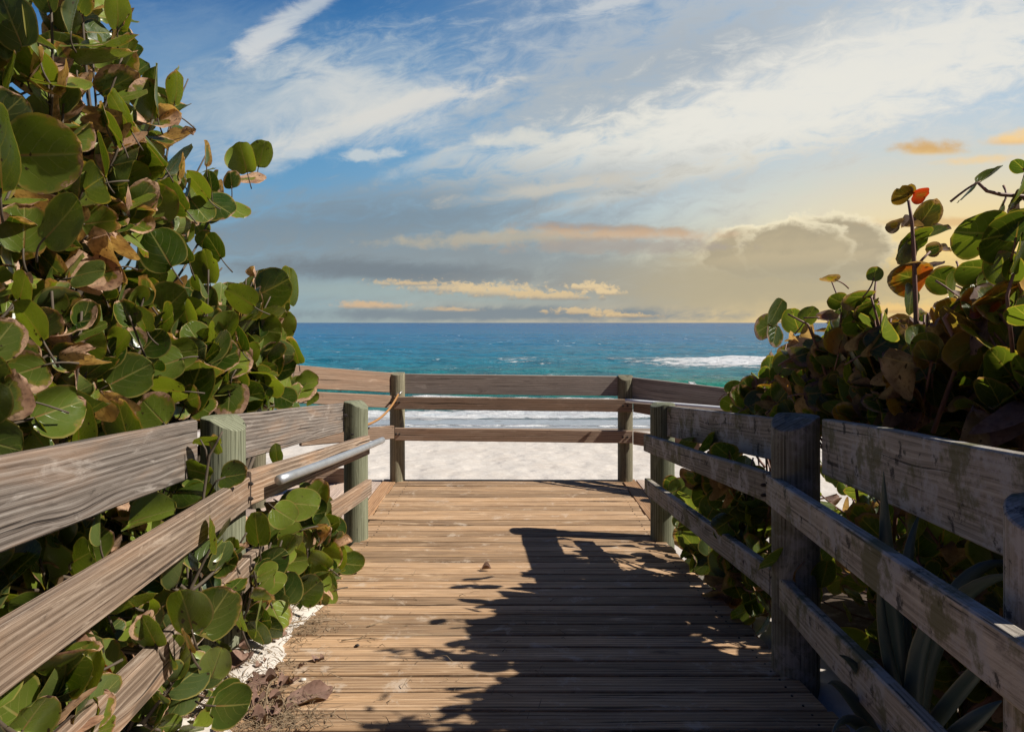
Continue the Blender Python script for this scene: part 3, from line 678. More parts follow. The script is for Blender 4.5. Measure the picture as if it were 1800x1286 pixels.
# ------------------------------------------------------------------ leaves and bushes
def leaf(mb, base, d, n, L, w=1., brown=.1, red=0., curl=.12, rnd=None, rg=R, ripple=.02):
    """round sea-grape leaf with a notched base, on a short stalk; base = stalk end, d = towards the tip, n = upper face"""
    d = Vector(d).normalized(); n = Vector(n); n = n-d*n.dot(d)
    n = n.normalized() if n.length > 1e-4 else d.orthogonal().normalized(); s = d.cross(n)
    rows, cols = (12, 10) if rnd == 'fine' else (9, 8); rnd = None if rnd == 'fine' else rnd; r_ = rg.random() if rnd is None else rnd; b0 = len(mb.v); ph = rg.random()*6.28; bite = [(rg.uniform(-3, 3), rg.uniform(.12, .35), rg.uniform(.10, .34)) for _ in range(rg.choice((0, 0, 0, 1, 1, 2)))]; droop = (rg.uniform(-.10, .22) if ripple != .06 else rg.uniform(-.06, .06)) if curl < .5 else rg.uniform(-.5, .6); k3 = rg.uniform(-.12, .12)
    Wd = L*.52*w; skew = rg.uniform(-.06, .06)
    for i in range(rows+1):
        v = .5-.5*math.cos(math.pi*i/rows)
        hw = math.sqrt(max(0, 1-(2*v-1)**2))**.9*(1+.12*(1-v)-.06*v)
        hw = max(hw, .02)
        for k in range(cols+1):
            u = -1+2*k/cols; x = u*hw
            notch = -.10*(abs(x)**1.2)*(1-v)**3
            y = v+notch+skew*x; y0 = y
            edge = max(abs(u), abs(2*v-1)**1.5)
            a = math.atan2(x, v-.5)
            rim = edge**3
            out = 1+.03*rim*math.sin(5*a+ph)
            for a0, wd_, dp in bite:
                q = abs((a-a0+math.pi) % (2*math.pi)-math.pi)
                if q < wd_: out -= dp*rim*(1-q/wd_)
            z = curl*(x*x)*1.1-.05*abs(x)+droop*(v*v)+rim*(ripple*math.sin(4*a+ph)+ripple*.7*math.sin(9*a+2*ph))+k3*x*v
            mb.vert(base+s*(x*out*Wd)+d*((.5+(y-.5)*out)*L)+n*(z*L), (r_, brown, red, edge))
    for i in range(rows):
        for k in range(cols):
            ids = (b0+i*(cols+1)+k, b0+i*(cols+1)+k+1, b0+(i+1)*(cols+1)+k+1, b0+(i+1)*(cols+1)+k)
            f = lambda i_, k_: (k_/cols, .5-.5*math.cos(math.pi*i_/rows))
            mb.face(ids, [f(i, k), f(i, k+1), f(i+1, k+1), f(i+1, k)])
def inside(poly, x, y):
    c = False; n = len(poly); j = n-1
    for i in range(n):
        xi, yi = poly[i]; xj, yj = poly[j]
        if (yi > y) != (yj > y) and x < (xj-xi)*(y-yi)/(yj-yi)+xi: c = not c
        j = i
    return c
def proj(p): return (CX+p.x*F/p.y, HY+(EYE-p.z)*F/p.y) if p.y > .05 else (9e9, 9e9)
def rv(rg): 
    while True:
        v = Vector((rg.uniform(-1, 1), rg.uniform(-1, 1), rg.uniform(-1, 1)))
        if .05 < v.length < 1: return v.normalized()
def bez(a, b, c, n): return [a*(1-t)**2+b*2*t*(1-t)+c*t*t for t in [i/(n-1) for i in range(n)]]
def make_bush(name, label, cat, bases, poly, dlo, dhi, ntw, llo, lhi, seed, bias, brown=.25, dead=.06, red=0., lm='leaf', ok=None, hubs=6, explicit=(), group=None, nl=(4, 7), tol=0, stemr=.022, exbias=None, sprig=(), pw=1., jit=.95, wl=(.78, 1.12)):
    rg = random.Random(seed); th = thing(name, label, cat, tuple(bases[0]), group)
    lb = MB(); sb = MB(); xs_ = [p[0] for p in poly]; ys_ = [p[1] for p in poly]
    def sample():
        for _ in range(900):
            px = rg.uniform(min(xs_), max(xs_)); py = rg.uniform(min(ys_), max(ys_))
            if not inside(poly, px, py): continue
            a, b = dlo(px, py), dhi(px, py); d = a+(b-a)*rg.random()**pw; p = at(px, py, d)
            if p.z < ground_z(p.x, p.y)+.05: continue
            if ok and not ok(p): continue
            return p
        return None
    hub = []
    if ntw:
        for i in range(hubs):
            p = sample(); 
            if p is None: continue
            b = Vector(min(bases, key=lambda q: (Vector(q)-p).length)); h = b.lerp(p, rg.uniform(.5, .75)); h += rv(rg)*.06
            mid = b.lerp(h, .5)+Vector((rg.uniform(-.12, .12), rg.uniform(-.12, .12), .08)); L = bez(b, mid, h, 8); tube(sb, L, stemr*rg.uniform(.7, 1.1), stemr*.45, 8); hub.append(h); hub.append(L[4])
    B = Vector(bias)
    for i in range(ntw):
        tip = sample()
        if tip is None: continue
        h = min(hub, key=lambda q: (q-tip).length*rg.uniform(.7, 1.4)); ln = (tip-h).length
        if ln > .75: h = tip+(h-tip)*(.75/ln); ln = .75
        mid = h.lerp(tip, .5)+Vector((0, 0, -.15*ln))+rv(rg)*.12*ln; pts = bez(h, mid, tip, 9)
        tube(sb, pts, .0075, .0040, 6)
        k = rg.randint(*nl); sd_ = rv(rg)
        for j in range(k):
            t = .45+.55*(j+.5)/k; f = t*8; i0 = min(7, int(f)); p = pts[i0].lerp(pts[i0+1], f-i0); T = (pts[i0+1]-pts[i0]).normalized()
            side = T.cross(sd_); side = side.normalized() if side.length > .01 else T.orthogonal(); side *= (1 if j % 2 else -1)
            L = rg.uniform(llo, lhi); dr = T*rg.uniform(.1, .7)+side*rg.uniform(.5, 1.)+Vector((0, 0, rg.uniform(-.1, .6)))+rv(rg)*.35
            if j == k-1: dr = T+rv(rg)*.4
            dr.normalize(); nn = B*rg.uniform(.3, 1.0)+rv(rg)*jit
            c = p+dr*(L*.6); px, py = proj(c)
            q2 = proj(c+dr*L*.38)
            if not inside(poly, px, py) or not inside(poly, *q2):
                if tol and (inside(poly, px+tol, py) or inside(poly, px-tol, py) or inside(poly, px, py+tol)): pass
                else: continue
            if ok and not (ok(c) and ok(c+dr*L*.4)): continue
            if c.z < ground_z(c.x, c.y)+.02: continue
            dd = rg.random()
            if dd < dead: br, cu, rp_ = rg.uniform(.9, 1.3), rg.uniform(.6, 1.7)*rg.choice((-1, 1, 1)), .16
            else: br = max(0, rg.gauss(brown-.06, .20)); cu = rg.uniform(-.05, .38); rp_ = .015+.03*min(1, br)
            pe = p+dr*L*.10; tube(sb, [p, pe+Vector((0, 0, -.004)), pe+dr*L*.06], .0032, .0026, 5, False)
            if dd < dead: L *= .74
            leaf(lb, pe, dr, nn, L, rg.uniform(*wl), br, red*(rg.random() < .25)*rg.random(), cu, 'fine' if dd < dead else None, rg, rp_)
    for e in explicit:
        px, py, size, ang, yaw, pit = e[:6]; br = e[6] if len(e) > 6 else .15; rd = e[7] if len(e) > 7 else 0.; wdt = e[8] if len(e) > 8 else .98
        d = (e[9] if len(e) > 9 and e[9] else dlo(px, py)+.06); L = size*d/F*1.0
        a = rad(ang); dr = Vector((math.cos(a), 0, math.sin(a))); s = Vector((-math.sin(a), 0, math.cos(a))); fw = Vector((0, -1, 0))
        # yaw turns the blade about its own axis, pit tips the blade towards or away from the viewer
        n = fw*math.cos(rad(yaw))+s*math.sin(rad(yaw)); d2 = (dr*math.cos(rad(pit))+fw*math.sin(rad(pit))); n = n-d2*n.dot(d2)
        c = at(px, py, d); base = c-dr*(L*.5*math.cos(rad(pit)))-fw*L*.5*math.sin(rad(pit))
        dead_ = br > .95
        leaf(lb, base, d2, n, L, wdt, br, rd, rg.uniform(.3, .7) if dead_ else rg.uniform(-.05, .25), 'fine', rg, .08 if dead_ else .02)
        if hub and rg.random() < .9:
            b2 = base-d2*.06+Vector((rg.uniform(-.02, .02), .03, rg.uniform(-.03, .01)))
            tube(sb, bez(b2, base-d2*.03, base, 5)+[base+d2*.012], .0036, .0026, 6)
    for pts_, r0, r1 in sprig:
        pb_ = MB(); tube(pb_, [at(*q) for q in pts_], r0, r1, 8); pb_.build('branch', M['stem'] if lm == 'leaf' else M['redstem'], th, True, bases[0])
    if lb.f: lb.build('foliage', M[lm], th, True, bases[0])
    if sb.f: sb.build('stem' if ntw else 'leaf_stalks', M['stem'] if lm == 'leaf' else M['redstem'], th, True, bases[0])
    return th
def dL(X, add=0.): return lambda px, py: max(.9, abs(X)*F/max(60, 900-px)+add)
def dRt(X, add=0.): return lambda px, py: max(.9, abs(X)*F/max(60, px-900)+add)

EX_L1 = [(209, 17, 68, 80, 20, 10, .2), (216, 44, 72, -12, 10, 40, .85), (180, 80, 112, -6, 70, 10, .35), (190, 110, 98, 2, 76, 5, .3), (100, 148, 110, -6, 72, 8, .25), (102, 168, 70, -40, 30, 30, 1.15),
 (60, 52, 122, 98, 62, 5, .1), (138, 150, 46, -70, 30, 20, 1.1), (270, 160, 90, 96, 48, 5, .05), (313, 155, 56, 70, 30, 12, .35), (213, 197, 80, 118, 48, 0, .05), (195, 224, 66, 122, 50, 5, .08), (182, 200, 44, 100, 40, 5, .6),
 (281, 215, 74, -8, 52, 30, .8), (4, 262, 152, 84, 22, 5, .12, 0, .98, 1.82), (88, 272, 122, 4, -12, -12, .35, 0, 1.05, 1.98), (110, 388, 104, 42, 18, 5, .1, 0, 1.02, 1.9), (44, 402, 88, 96, -10, -14, .3, 0, .98, 2.05), (178, 390, 62, 12, -18, -20, .45),
 (177, 272, 82, 100, 58, 5, .2), (267, 258, 92, 122, 50, 0, .3), (271, 305, 62, -5, 30, 20, .2), (236, 362, 88, 4, 52, 12, .12), (308, 345, 68, 128, 44, 0, .08), (350, 326, 58, 122, 44, 8, .25), (371, 318, 36, 90, 20, 8, .2), (406, 315, 32, 95, 12, 0, .5),
 (428, 277, 56, 104, 8, 0, .06), (460, 270, 48, 72, 12, 10, .06), (440, 314, 56, -12, 58, 20, .9), (365, 270, 46, 84, 52, 4, .75), (318, 248, 64, 14, 66, 20, 1.2), (320, 289, 44, 40, 30, 40, .95), (350, 370, 56, -52, 42, 5, .25), (385, 362, 60, -30, 30, 12, .3), (413, 370, 52, -36, 66, 6, .3),
 (298, 195, 40, 150, 30, 30, 1.1), (232, 250, 48, 20, 40, 30, 1.1), (150, 330, 66, 200, 30, 20, .1), (210, 320, 50, 85, 62, 6, .1), (160, 305, 48, 110, 40, 20, .4), (20, 130, 80, 60, 40, 10, .2), (20, 40, 90, 110, 20, 10, .1), (130, 20, 80, 75, 55, 10, .15), (70, 115, 60, 30, 30, 20, .9),
 (284, 438, 78, 122, -4, -6, .1), (321, 437, 54, 110, 20, 10, .1), (366, 468, 60, 96, 14, 0, .08), (376, 433, 50, 120, 26, 5, .15), (20, 450, 88, 100, 45, 4, .3), (177, 480, 62, 200, 10, 10, .85), (110, 513, 62, 100, 20, 30, .5), (250, 400, 46, -20, 40, 30, .7)]
EX_L2 = [(478, 507, 88, 22, 8, 14, .12, 0, .85), (512, 502, 66, 80, 44, 6, .1), (425, 522, 56, 140, 20, 10, .1), (466, 581, 68, -8, 4, 0, .1), (498, 567, 46, 75, 10, 12, .3), (520, 614, 52, 100, 30, 6, .45), (415, 590, 60, 110, 20, 6, .1), (538, 674, 46, 20, 40, 12, .25), (533, 688, 48, -4, 62, 20, .5),
 (396, 648, 52, 95, 56, 0, .15), (403, 701, 64, -100, 26, -10, .62), (428, 708, 46, 80, 30, 4, .15), (449, 476, 20, 80, 20, 20, 1.2), (480, 640, 48, 60, 20, 10, .3), (505, 650, 40, 10, 30, 20, .2), (455, 690, 44, 150, 25, 20, .3), (500, 700, 44, -20, 30, 20, .3), (550, 700, 26, 20, 30, 20, .3), (370, 600, 50, 80, 20, 20, .2), (445, 625, 46, 40, 30, 12, .2)]
EX_L3 = [(320, 618, 56, 10, -14, -10, .1), (341, 675, 92, 66, 12, 2, .2, 0, .95, 3.0), (288, 687, 74, 178, 48, 4, .1), (268, 722, 72, 140, -12, -14, .45), (217, 740, 86, 100, 16, 4, .4, 0, .95, 2.45), (137, 745, 92, 92, 36, 0, .12, 0, .98, 2.25), (60, 760, 72, 120, 26, 6, .15), (90, 744, 52, 60, 24, 12, .15), (230, 657, 78, 30, -12, -18, .2),
 (154, 604, 74, -12, -8, -8, .2, 0, .95, 2.3), (57, 564, 80, 118, 30, 0, .2, 0, .95, 2.0), (134, 567, 88, 8, 44, 16, .6), (37, 654, 80, -160, 20, 24, .6), (24, 697, 70, 160, 40, 20, .2), (40, 505, 60, 60, 10, 20, .3), (180, 560, 52, 95, 52, 0, .3), (215, 600, 54, 40, 20, 20, .2), (100, 690, 60, 80, 20, 40, .3), (250, 560, 50, 100, 30, 20, .2), (300, 560, 56, 20, 20, 30, .2), (5, 780, 50, 100, 40, 10, .5), (360, 720, 46, -20, 30, 30, .4), (20, 600, 52, -30, 40, 30, .3), (290, 640, 60, 200, 10, 20, .1)]
SIDE = (.62, -.55, .45)
LB1 = [(-1.95, 2.3, .35), (-2.1, 3.0, .3)]
make_bush('sea_grape_bush', 'tall sea grape bush with scorched leaf edges reaching into the sky at the upper left', 'bush', [(-2.35, 2.6, .3), (-2.0, 2.0, .3)],
    [(-260, -160), (210, -60), (235, 0), (240, 62), (235, 118), (150, 130), (148, 185), (128, 232), (190, 170), (240, 112), (300, 112), (332, 140), (318, 190), (305, 205), (345, 240), (368, 250), (378, 300), (400, 300), (430, 375), (392, 400), (398, 460), (380, 500), (300, 560), (-260, 560)],
    dL(1.50), dL(1.6, 1.3), 190, .10, .185, 21, SIDE, .33, .12, explicit=EX_L1, hubs=10, stemr=.030, ok=lambda p: p.x < -1.26, pw=1.1)
make_bush('sea_grape_bush', 'dense green sea grape bush spilling over the sunlit near top plank', 'bush', [(-1.95, 2.5, .35), (-1.85, 1.7, .4), (-1.8, 3.2, .3)],
    [(-260, 540), (390, 470), (400, 560), (420, 640), (400, 715), (350, 738), (300, 760), (200, 778), (140, 790), (0, 800), (-260, 850)],
    dL(1.38), dL(1.55, 1.3), 260, .085, .16, 22, SIDE, .30, .09, explicit=EX_L3, hubs=10, ok=lambda p: p.x < -1.25)
make_bush('sea_grape_bush', 'rounded sea grape bush ending against the sea beyond the pipe handrail', 'bush', [(-1.95, 4.4, .1), (-1.75, 3.7, .2)],
    [(360, 500), (420, 500), (450, 474), (512, 482), (508, 540), (500, 565), (522, 600), (508, 645), (550, 672), (535, 700), (500, 712), (440, 722), (400, 735), (340, 738), (340, 600)],
    dL(1.36), dL(1.5, 1.4), 140, .11, .19, 23, SIDE, .28, .04, explicit=EX_L2, hubs=7, ok=lambda p: p.x < -1.28)
EX_L4 = [(330, 1072, 84, 100, 6, 4, .12, 0, .98, 2.05), (378, 1072, 92, 60, -16, -18, .3, 0, .92, 2.15), (262, 1108, 66, 110, 14, 8, .1, 0, .95, 1.95), (380, 1165, 60, 70, -14, 5, .12, 0, .85, 2.15), (408, 1240, 76, 4, 52, 8, .1, 0, 1., 2.0), (395, 1222, 60, 12, 60, 10, .1, 0, 1., 2.1), (330, 1125, 46, 100, 40, 10, .3, .2, 1., 2.0), (185, 1180, 34, -30, 20, 10, .4, 1., .6, 1.7),
 (50, 1265, 62, 100, 10, 10, .15, 0, 1, 1.5), (130, 1200, 60, 200, 20, 20, .2, 0, 1, 1.6), (175, 1040, 60, 110, 66, 0, .1, 0, 1, 1.95), (265, 905, 100, 20, 58, 10, .15, 0, .7, 2.4), (175, 925, 62, 92, 66, 0, .1, 0, .7, 2.1), (140, 980, 66, 30, 20, 30, .1, 0, 1, 2.0), (50, 1060, 56, 160, 20, 20, .1, 0, 1, 1.7), (330, 865, 66, 5, 36, 20, .15, 0, .8, 2.6), (410, 957, 30, 90, 10, 0, .2, 0, 1, 2.5), (375, 985, 60, 40, 20, 20, .35, 0, 1, 2.5), (400, 990, 50, 0, 30, 30, .35, 0, 1, 2.45), (420, 1085, 50, 100, 40, 10, .25, 0, 1, 2.2), (150, 1135, 50, 10, 60, 10, .2, 0, 1, 1.75), (90, 1230, 50, -20, 30, 20, .2, 0, 1, 1.6), (300, 1010, 50, 60, 20, 30, .2, 0, 1, 2.3)]
make_bush('sea_grape_bush', 'low leafy sea grape growing through the rails at the lower left', 'bush', [(-1.35, 2.2, .26), (-1.3, 1.6, .3), (-1.3, 2.7, .22)],
    [(-150, 1130), (60, 1100), (200, 1010), (330, 930), (432, 900), (440, 1000), (432, 1140), (425, 1180), (450, 1235), (440, 1270), (330, 1320), (-150, 1320)],
    dL(1.0), dL(1.30, .25), 78, .07, .13, 24, (.6, -.5, .55), .22, .03, 0., explicit=EX_L4, hubs=8, stemr=.012, nl=(3, 6), ok=lambda p: p.x < -.86)
make_bush('sea_grape_bush', 'sparse shaded sea grape stems in the gap under the near top plank', 'bush', [(-1.6, 2.2, .26), (-1.7, 1.6, .3), (-1.5, 2.8, .22)],
    [(-150, 970), (0, 930), (200, 860), (420, 775), (440, 860), (430, 960), (200, 1060), (0, 1180), (-150, 1250)],
    dL(1.40), dL(2.0, .9), 170, .10, .16, 25, (.5, -.4, .6), .25, .12, hubs=10, stemr=.014, nl=(3, 6), ok=lambda p: p.x < -1.32)
EX_L5 = [(620, 993, 46, -8, 46, 10, .2), (575, 1020, 46, 60, 20, 10, .15), (560, 985, 48, 140, 14, 10, .1), (600, 975, 40, 60, 30, 10, .2), (545, 1035, 52, 40, 10, 0, .2), (500, 1030, 62, 100, -10, -12, .25), (480, 1022, 46, 0, 50, 10, .1), (570, 1045, 44, 200, 10, 10, .3), (488, 1085, 50, -60, 30, 10, .4), (455, 1110, 52, 110, 30, 10, .1), (470, 1090, 40, 20, 20, 30, .1), (530, 885, 66, 0, 42, 12, .15), (550, 905, 62, 5, 40, 12, .1), (560, 862, 44, 60, -8, 0, .45), (500, 905, 50, -30, 40, 12, .15), (450, 930, 60, 100, 30, 0, .1), (485, 797, 36, 100, 30, 0, .05, 0, .98, 3.4), (590, 930, 40, -30, 30, 20, .2), (597, 955, 40, 30, 50, 10, 1.05), (525, 965, 44, 60, 20, 10, .15), (510, 940, 44, 200, 20, 20, .2)]
make_bush('sea_grape_bush', 'low bright sea grape clump leaning onto the deck below the pipe handrail', 'bush', [(-1.25, 3.5, .13), (-1.2, 3.1, .16)],
    [(440, 890), (480, 850), (560, 846), (585, 870), (600, 920), (610, 960), (640, 990), (612, 1020), (600, 1060), (585, 1078), (500, 1105), (470, 1120), (438, 1135)],
    dL(.98), dL(1.3, .35), 95, .08, .145, 26, (.55, -.5, .55), .22, .03, explicit=EX_L5, hubs=6, stemr=.010, nl=(3, 6), ok=lambda p: p.x < -.80 and p.z < .72)
EX_L6 = [(380, 780, 36, 120, 34, 0, .45, 0, .8), (365, 773, 46, 170, 58, 8, .2), (345, 826, 54, 150, 12, 20, .2), (412, 836, 56, 8, 40, 10, .35, 0, .9), (355, 868, 56, 140, 30, 20, .15), (320, 860, 50, 190, 20, 30, .15)]
make_bush('sea_grape_sprig', 'small sea grape sprig climbing in front of the near left post', 'plant', [(-1.16, 2.55, .24)], [(300, 760), (440, 760), (440, 900), (300, 900)], lambda a, b: 2.60, lambda a, b: 2.7, 0, .1, .12, 27, SIDE, explicit=EX_L6,
    sprig=[([(352, 1100, 2.55), (352, 980, 2.55), (358, 870, 2.58), (368, 800, 2.6), (382, 775, 2.6), (391, 758, 2.6)], .007, .004), ([(365, 812, 2.6), (362, 790, 2.6), (352, 772, 2.6)], .004, .003), ([(366, 870, 2.6), (380, 845, 2.6), (396, 838, 2.6)], .004, .003)])

# right-hand side
SB = (-.25, -.35, .75)
EX_R1 = [(1586, 345, 36, 185, 42, 5, .35, .2, 1.0), (1618, 342, 28, 10, -42, 5, .1, 1., 1.2), (1602, 332, 18, 90, 40, 0, .5, .3, .8), (1632, 374, 50, 52, 44, 0, .45, .1, .9), (1571, 395, 36, 190, 40, 20, .8, .4, .8), (1604, 398, 34, 0, 66, 10, 1.2), (1605, 422, 58, 190, 50, 0, .35, 0, 1.1), (1588, 437, 58, 225, 36, 6, .3, .1, .8), (1640, 411, 54, 16, 68, 0, .4), (1642, 438, 26, 20, 10, 20, .7), (1660, 441, 20, -10, 50, 0, 1.0), (1597, 487, 70, 168, 40, 8, .45, .6, 1.05), (1600, 527, 54, 260, 30, 0, .2), (1640, 468, 36, 12, 74, 0, .9)]
make_bush('sea_grape_shoot', 'tall lone sea grape shoot with red tipped crown leaf against the sunset', 'plant', [(1.65, 2.55, .3)], [(1560, 320), (1660, 320), (1660, 560), (1560, 560)], lambda a, b: 2.55, lambda a, b: 2.6, 0, .1, .12, 31, SB, explicit=[e+((0.,) if len(e) == 7 else ())+((.98,) if len(e) < 9 else ()) for e in EX_R1], lm='leaf_r',
    sprig=[([(1618, 900, 2.6), (1616, 720, 2.58), (1612, 620, 2.56), (1609, 520, 2.56), (1606, 440, 2.56), (1603, 390, 2.55), (1597, 352, 2.55)], .0115, .0055), ([(1608, 472, 2.56), (1622, 455, 2.55), (1635, 442, 2.55)], .006, .004)])
EX_R2 = [(1363, 549, 52, 240, 30, 0, .2, 0, .8), (1342, 575, 48, 200, 30, 10, .5), (1362, 590, 42, 250, 20, 20, .5), (1398, 563, 46, 110, 40, 4, .25), (1422, 553, 34, 60, 40, 10, .2), (1458, 489, 32, 165, 62, 10, .8, .3), (1470, 528, 34, 160, 20, 20, .3), (1455, 556, 36, 5, 66, 5, .7, .4), (1538, 481, 26, 80, 30, 10, .3), (1505, 563, 56, 200, 36, 10, .3), (1505, 520, 58, 175, 50, 10, .55), (1520, 540, 48, 190, 40, 20, .5), (1293, 685, 34, 20, 6, 0, .15), (1281, 708, 30, 150, 20, 0, .1), (1449, 691, 66, 4, 44, 20, .6), (1405, 660, 50, 200, 40, 10, 1.1), (1380, 690, 46, 60, 30, 20, .4), (1335, 705, 46, 30, 40, 10, .2), (1420, 620, 60, 20, 40, 10, .7), (1560, 600, 70, 30, 40, 10, .5), (1590, 640, 74, 180, 40, 20, 1.2, 0, 1, 2.3), (1530, 650, 52, 100, 50, 10, .3), (1480, 600, 52, 80, 36, 10, .4, .3), (1380, 640, 40, 60, 40, 0, .3)]
def pad(L): return [tuple(e)+(0.,)*(8-len(e))+((.98,) if len(e) < 9 else ()) if len(e) < 9 else e for e in L]
make_bush('sea_grape_bush', 'backlit olive sea grape bush above the shaded plank with breakers behind it', 'bush', [(1.75, 3.2, .25), (1.6, 3.9, .2)],
    [(1275, 722), (1286, 680), (1340, 640), (1375, 600), (1440, 585), (1470, 530), (1530, 520), (1560, 560), (1640, 540), (1640, 760), (1450, 745), (1380, 740), (1320, 728)],
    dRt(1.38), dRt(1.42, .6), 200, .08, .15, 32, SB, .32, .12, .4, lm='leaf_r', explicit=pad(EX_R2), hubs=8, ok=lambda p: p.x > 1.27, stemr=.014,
    sprig=[([(1470, 720, 3.1), (1440, 620, 3.1), (1420, 570, 3.1), (1385, 552, 3.1)], .008, .004), ([(1560, 720, 2.8), (1545, 600, 2.8), (1535, 540, 2.8), (1540, 490, 2.8)], .010, .004), ([(1500, 640, 3.), (1475, 590, 3.), (1480, 540, 3.), (1462, 495, 3.)], .007, .003)])
EX_R3 = [(1655, 492, 54, 160, 24, 6, .35), (1672, 506, 52, 250, 40, 0, .4), (1710, 468, 64, 172, 48, 5, .25, 0, 1.05), (1722, 493, 36, 200, 20, 20, .4), (1715, 410, 74, 178, 42, 0, .2, 0, 1.3, 2.02), (1760, 414, 84, 188, 40, 6, .15, 0, 1.25, 2.0), (1790, 448, 72, 250, 36, 0, .2), (1771, 474, 40, 240, 40, 0, .2), (1702, 338, 52, 232, 76, 0, .1, 0, .6), (1741, 311, 50, 24, 78, 0, .1, 0, .6), (1779, 358, 46, 200, 20, 20, .9), (1756, 371, 34, 240, 40, 0, .6), (1793, 290, 30, 130, 70, 0, .2), (1690, 545, 60, 200, 40, 10, .3), (1725, 535, 58, 30, 40, 10, .4, .6), (1765, 470, 60, 100, 44, 0, .3), (1792, 520, 64, 200, 30, 20, .4), (1745, 450, 46, 250, 46, 0, .3, .5), (1790, 395, 60, 80, 44, 0, .2), (1670, 545, 52, 120, 44, 10, .4, .4), (1650, 560, 86, 200, 30, 20, 1.25), (1690, 590, 80, 240, 24, 10, 1.3), (1745, 520, 80, 170, 40, 20, .4, .4), (1640, 620, 66, 220, 40, 20, .3), (1790, 340, 50, 250, 50, 0, .2), (1692, 528, 40, -40, 60, 0, .9), (1700, 640, 76, 200, 30, 30, .3), (1640, 690, 60, 250, 10, 30, .2), (1560, 680, 60, 190, 50, 20, .3), (1780, 700, 90, 210, 60, 20, .3)]
make_bush('sea_grape_bush', 'large dark sea grape bush crowding over the shaded railing at the far right', 'bush', [(1.75, 2.0, .35), (1.6, 1.5, .4), (1.9, 1.0, .4), (1.8, .5, .4)],
    [(1600, 600), (1640, 540), (1680, 520), (1735, 470), (1785, 430), (1850, 410), (1920, 510), (2150, 500), (2700, 450), (2700, 900), (1800, 800), (1640, 770), (1560, 750)],
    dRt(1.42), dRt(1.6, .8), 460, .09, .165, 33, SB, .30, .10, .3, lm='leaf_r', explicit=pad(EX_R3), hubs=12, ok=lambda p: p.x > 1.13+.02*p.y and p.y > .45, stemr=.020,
    sprig=[([(1640, 760, 2.3), (1690, 620, 2.2), (1660, 560, 2.2), (1690, 522, 2.2), (1715, 495, 2.2), (1760, 440, 2.1), (1800, 410, 2.1)], .008, .005), ([(1850, 420, 2.), (1800, 345, 2.), (1760, 342, 2.), (1735, 336, 2.), (1720, 322, 2.)], .008, .004), ([(1780, 620, 2.), (1770, 520, 2.), (1788, 460, 2.)], .006, .004)])
EX_R4 = [(1210, 775, 40, 170, 30, 20, .3), (1185, 850, 40, 150, 40, 0, .3), (1200, 855, 46, 30, 50, 0, .3), (1235, 870, 44, 200, 10, 0, .2), (1255, 890, 46, 60, 20, 0, .2), (1300, 880, 50, 220, 20, 0, .2), (1318, 900, 44, 250, 20, 10, .2), (1240, 780, 46, 180, 30, 30, .3), (1225, 990, 44, 250, 30, 0, .2), (1215, 965, 46, 210, 40, 20, .2), (1285, 1025, 46, 260, 20, 0, .9), (1310, 1075, 60, 200, 30, 20, .3), (1358, 985, 62, 185, 40, 10, .15, 0, .95, 2.75), (1450, 1010, 50, 260, 20, 0, .2, 0, 1, 2.7), (1340, 1100, 44, 240, 60, 0, .4), (1400, 1000, 40, 200, 30, 30, .9, 0, 1, 2.7), (1310, 1130, 40, 230, 40, 20, .4), (1253, 1035, 30, 220, 40, 20, .5)]
make_bush('sea_grape_bush', 'low shaded sea grape between the two right posts, drooping onto the deck edge', 'bush', [(1.4, 3.9, .1), (1.35, 3.3, .15)],
    [(1182, 960), (1190, 850), (1210, 790), (1240, 765), (1350, 810), (1362, 900), (1368, 1000), (1366, 1120), (1330, 1140), (1290, 1090), (1265, 1060), (1230, 1030)],
    dRt(1.14), dRt(1.25, .25), 55, .11, .17, 34, SB, .3, .10, lm='leaf_r', explicit=pad(EX_R4), hubs=6, stemr=.010, nl=(3, 6), ok=lambda p: p.x > 1.02)
make_bush('sea_grape_bush', 'dim sea grape thicket filling the dark space under the long right plank', 'bush', [(1.5, 2.3, .25), (1.4, 1.7, .3), (1.4, 1.2, .35)],
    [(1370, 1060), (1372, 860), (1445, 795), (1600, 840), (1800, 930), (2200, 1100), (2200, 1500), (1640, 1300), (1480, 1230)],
    dRt(1.38), dRt(2.1, 1.0), 190, .09, .16, 35, SB, .3, .15, lm='leaf_r', hubs=10, stemr=.012, nl=(3, 6), ok=lambda p: p.x > 1.20)

def blade(mb, pts, w0, th, rg):
    """an agave blade: thick channelled leaf tapering to a spine"""
    n = len(pts); pts = [Vector(p) for p in pts]; b0 = len(mb.v); cols = 6; side = None
    for i, p in enumerate(pts):
        t = i/(n-1); T = (pts[min(i+1, n-1)]-pts[max(0, i-1)]).normalized()
        s = T.cross(Vector((.15, 1, .1))); s = s.normalized() if s.length > .05 else T.orthogonal()
        if side is not None and s.dot(side) < 0: s = -s
        side = s; up = s.cross(T).normalized(); w = w0*(.72+.6*t-1.32*t**2.4)*.98+.001
        for k in range(cols+1):
            u = -1+2*k/cols; mb.vert(p+s*(u*w)+up*(-.35*w*(1-u*u)), (.5, 0, 0, abs(u)))
        for k in range(cols+1):
            u = 1-2*k/cols; mb.vert(p+s*(u*w)+up*(-.35*w*(1-u*u)-th*(1-u*u)*(1-t*.8)-.001), (.5, 0, 0, abs(u)))
    m_ = 2*(cols+1)
    for i in range(n-1):
        for k in range(m_):
            k2 = (k+1) % m_; ids = (b0+i*m_+k, b0+i*m_+k2, b0+(i+1)*m_+k2, b0+(i+1)*m_+k)
            uu = lambda q: (q if q <= cols else m_-1-q)/cols
            mb.face(ids, [(uu(k), i/n), (uu(k2), i/n), (uu(k2), (i+1)/n), (uu(k), (i+1)/n)])
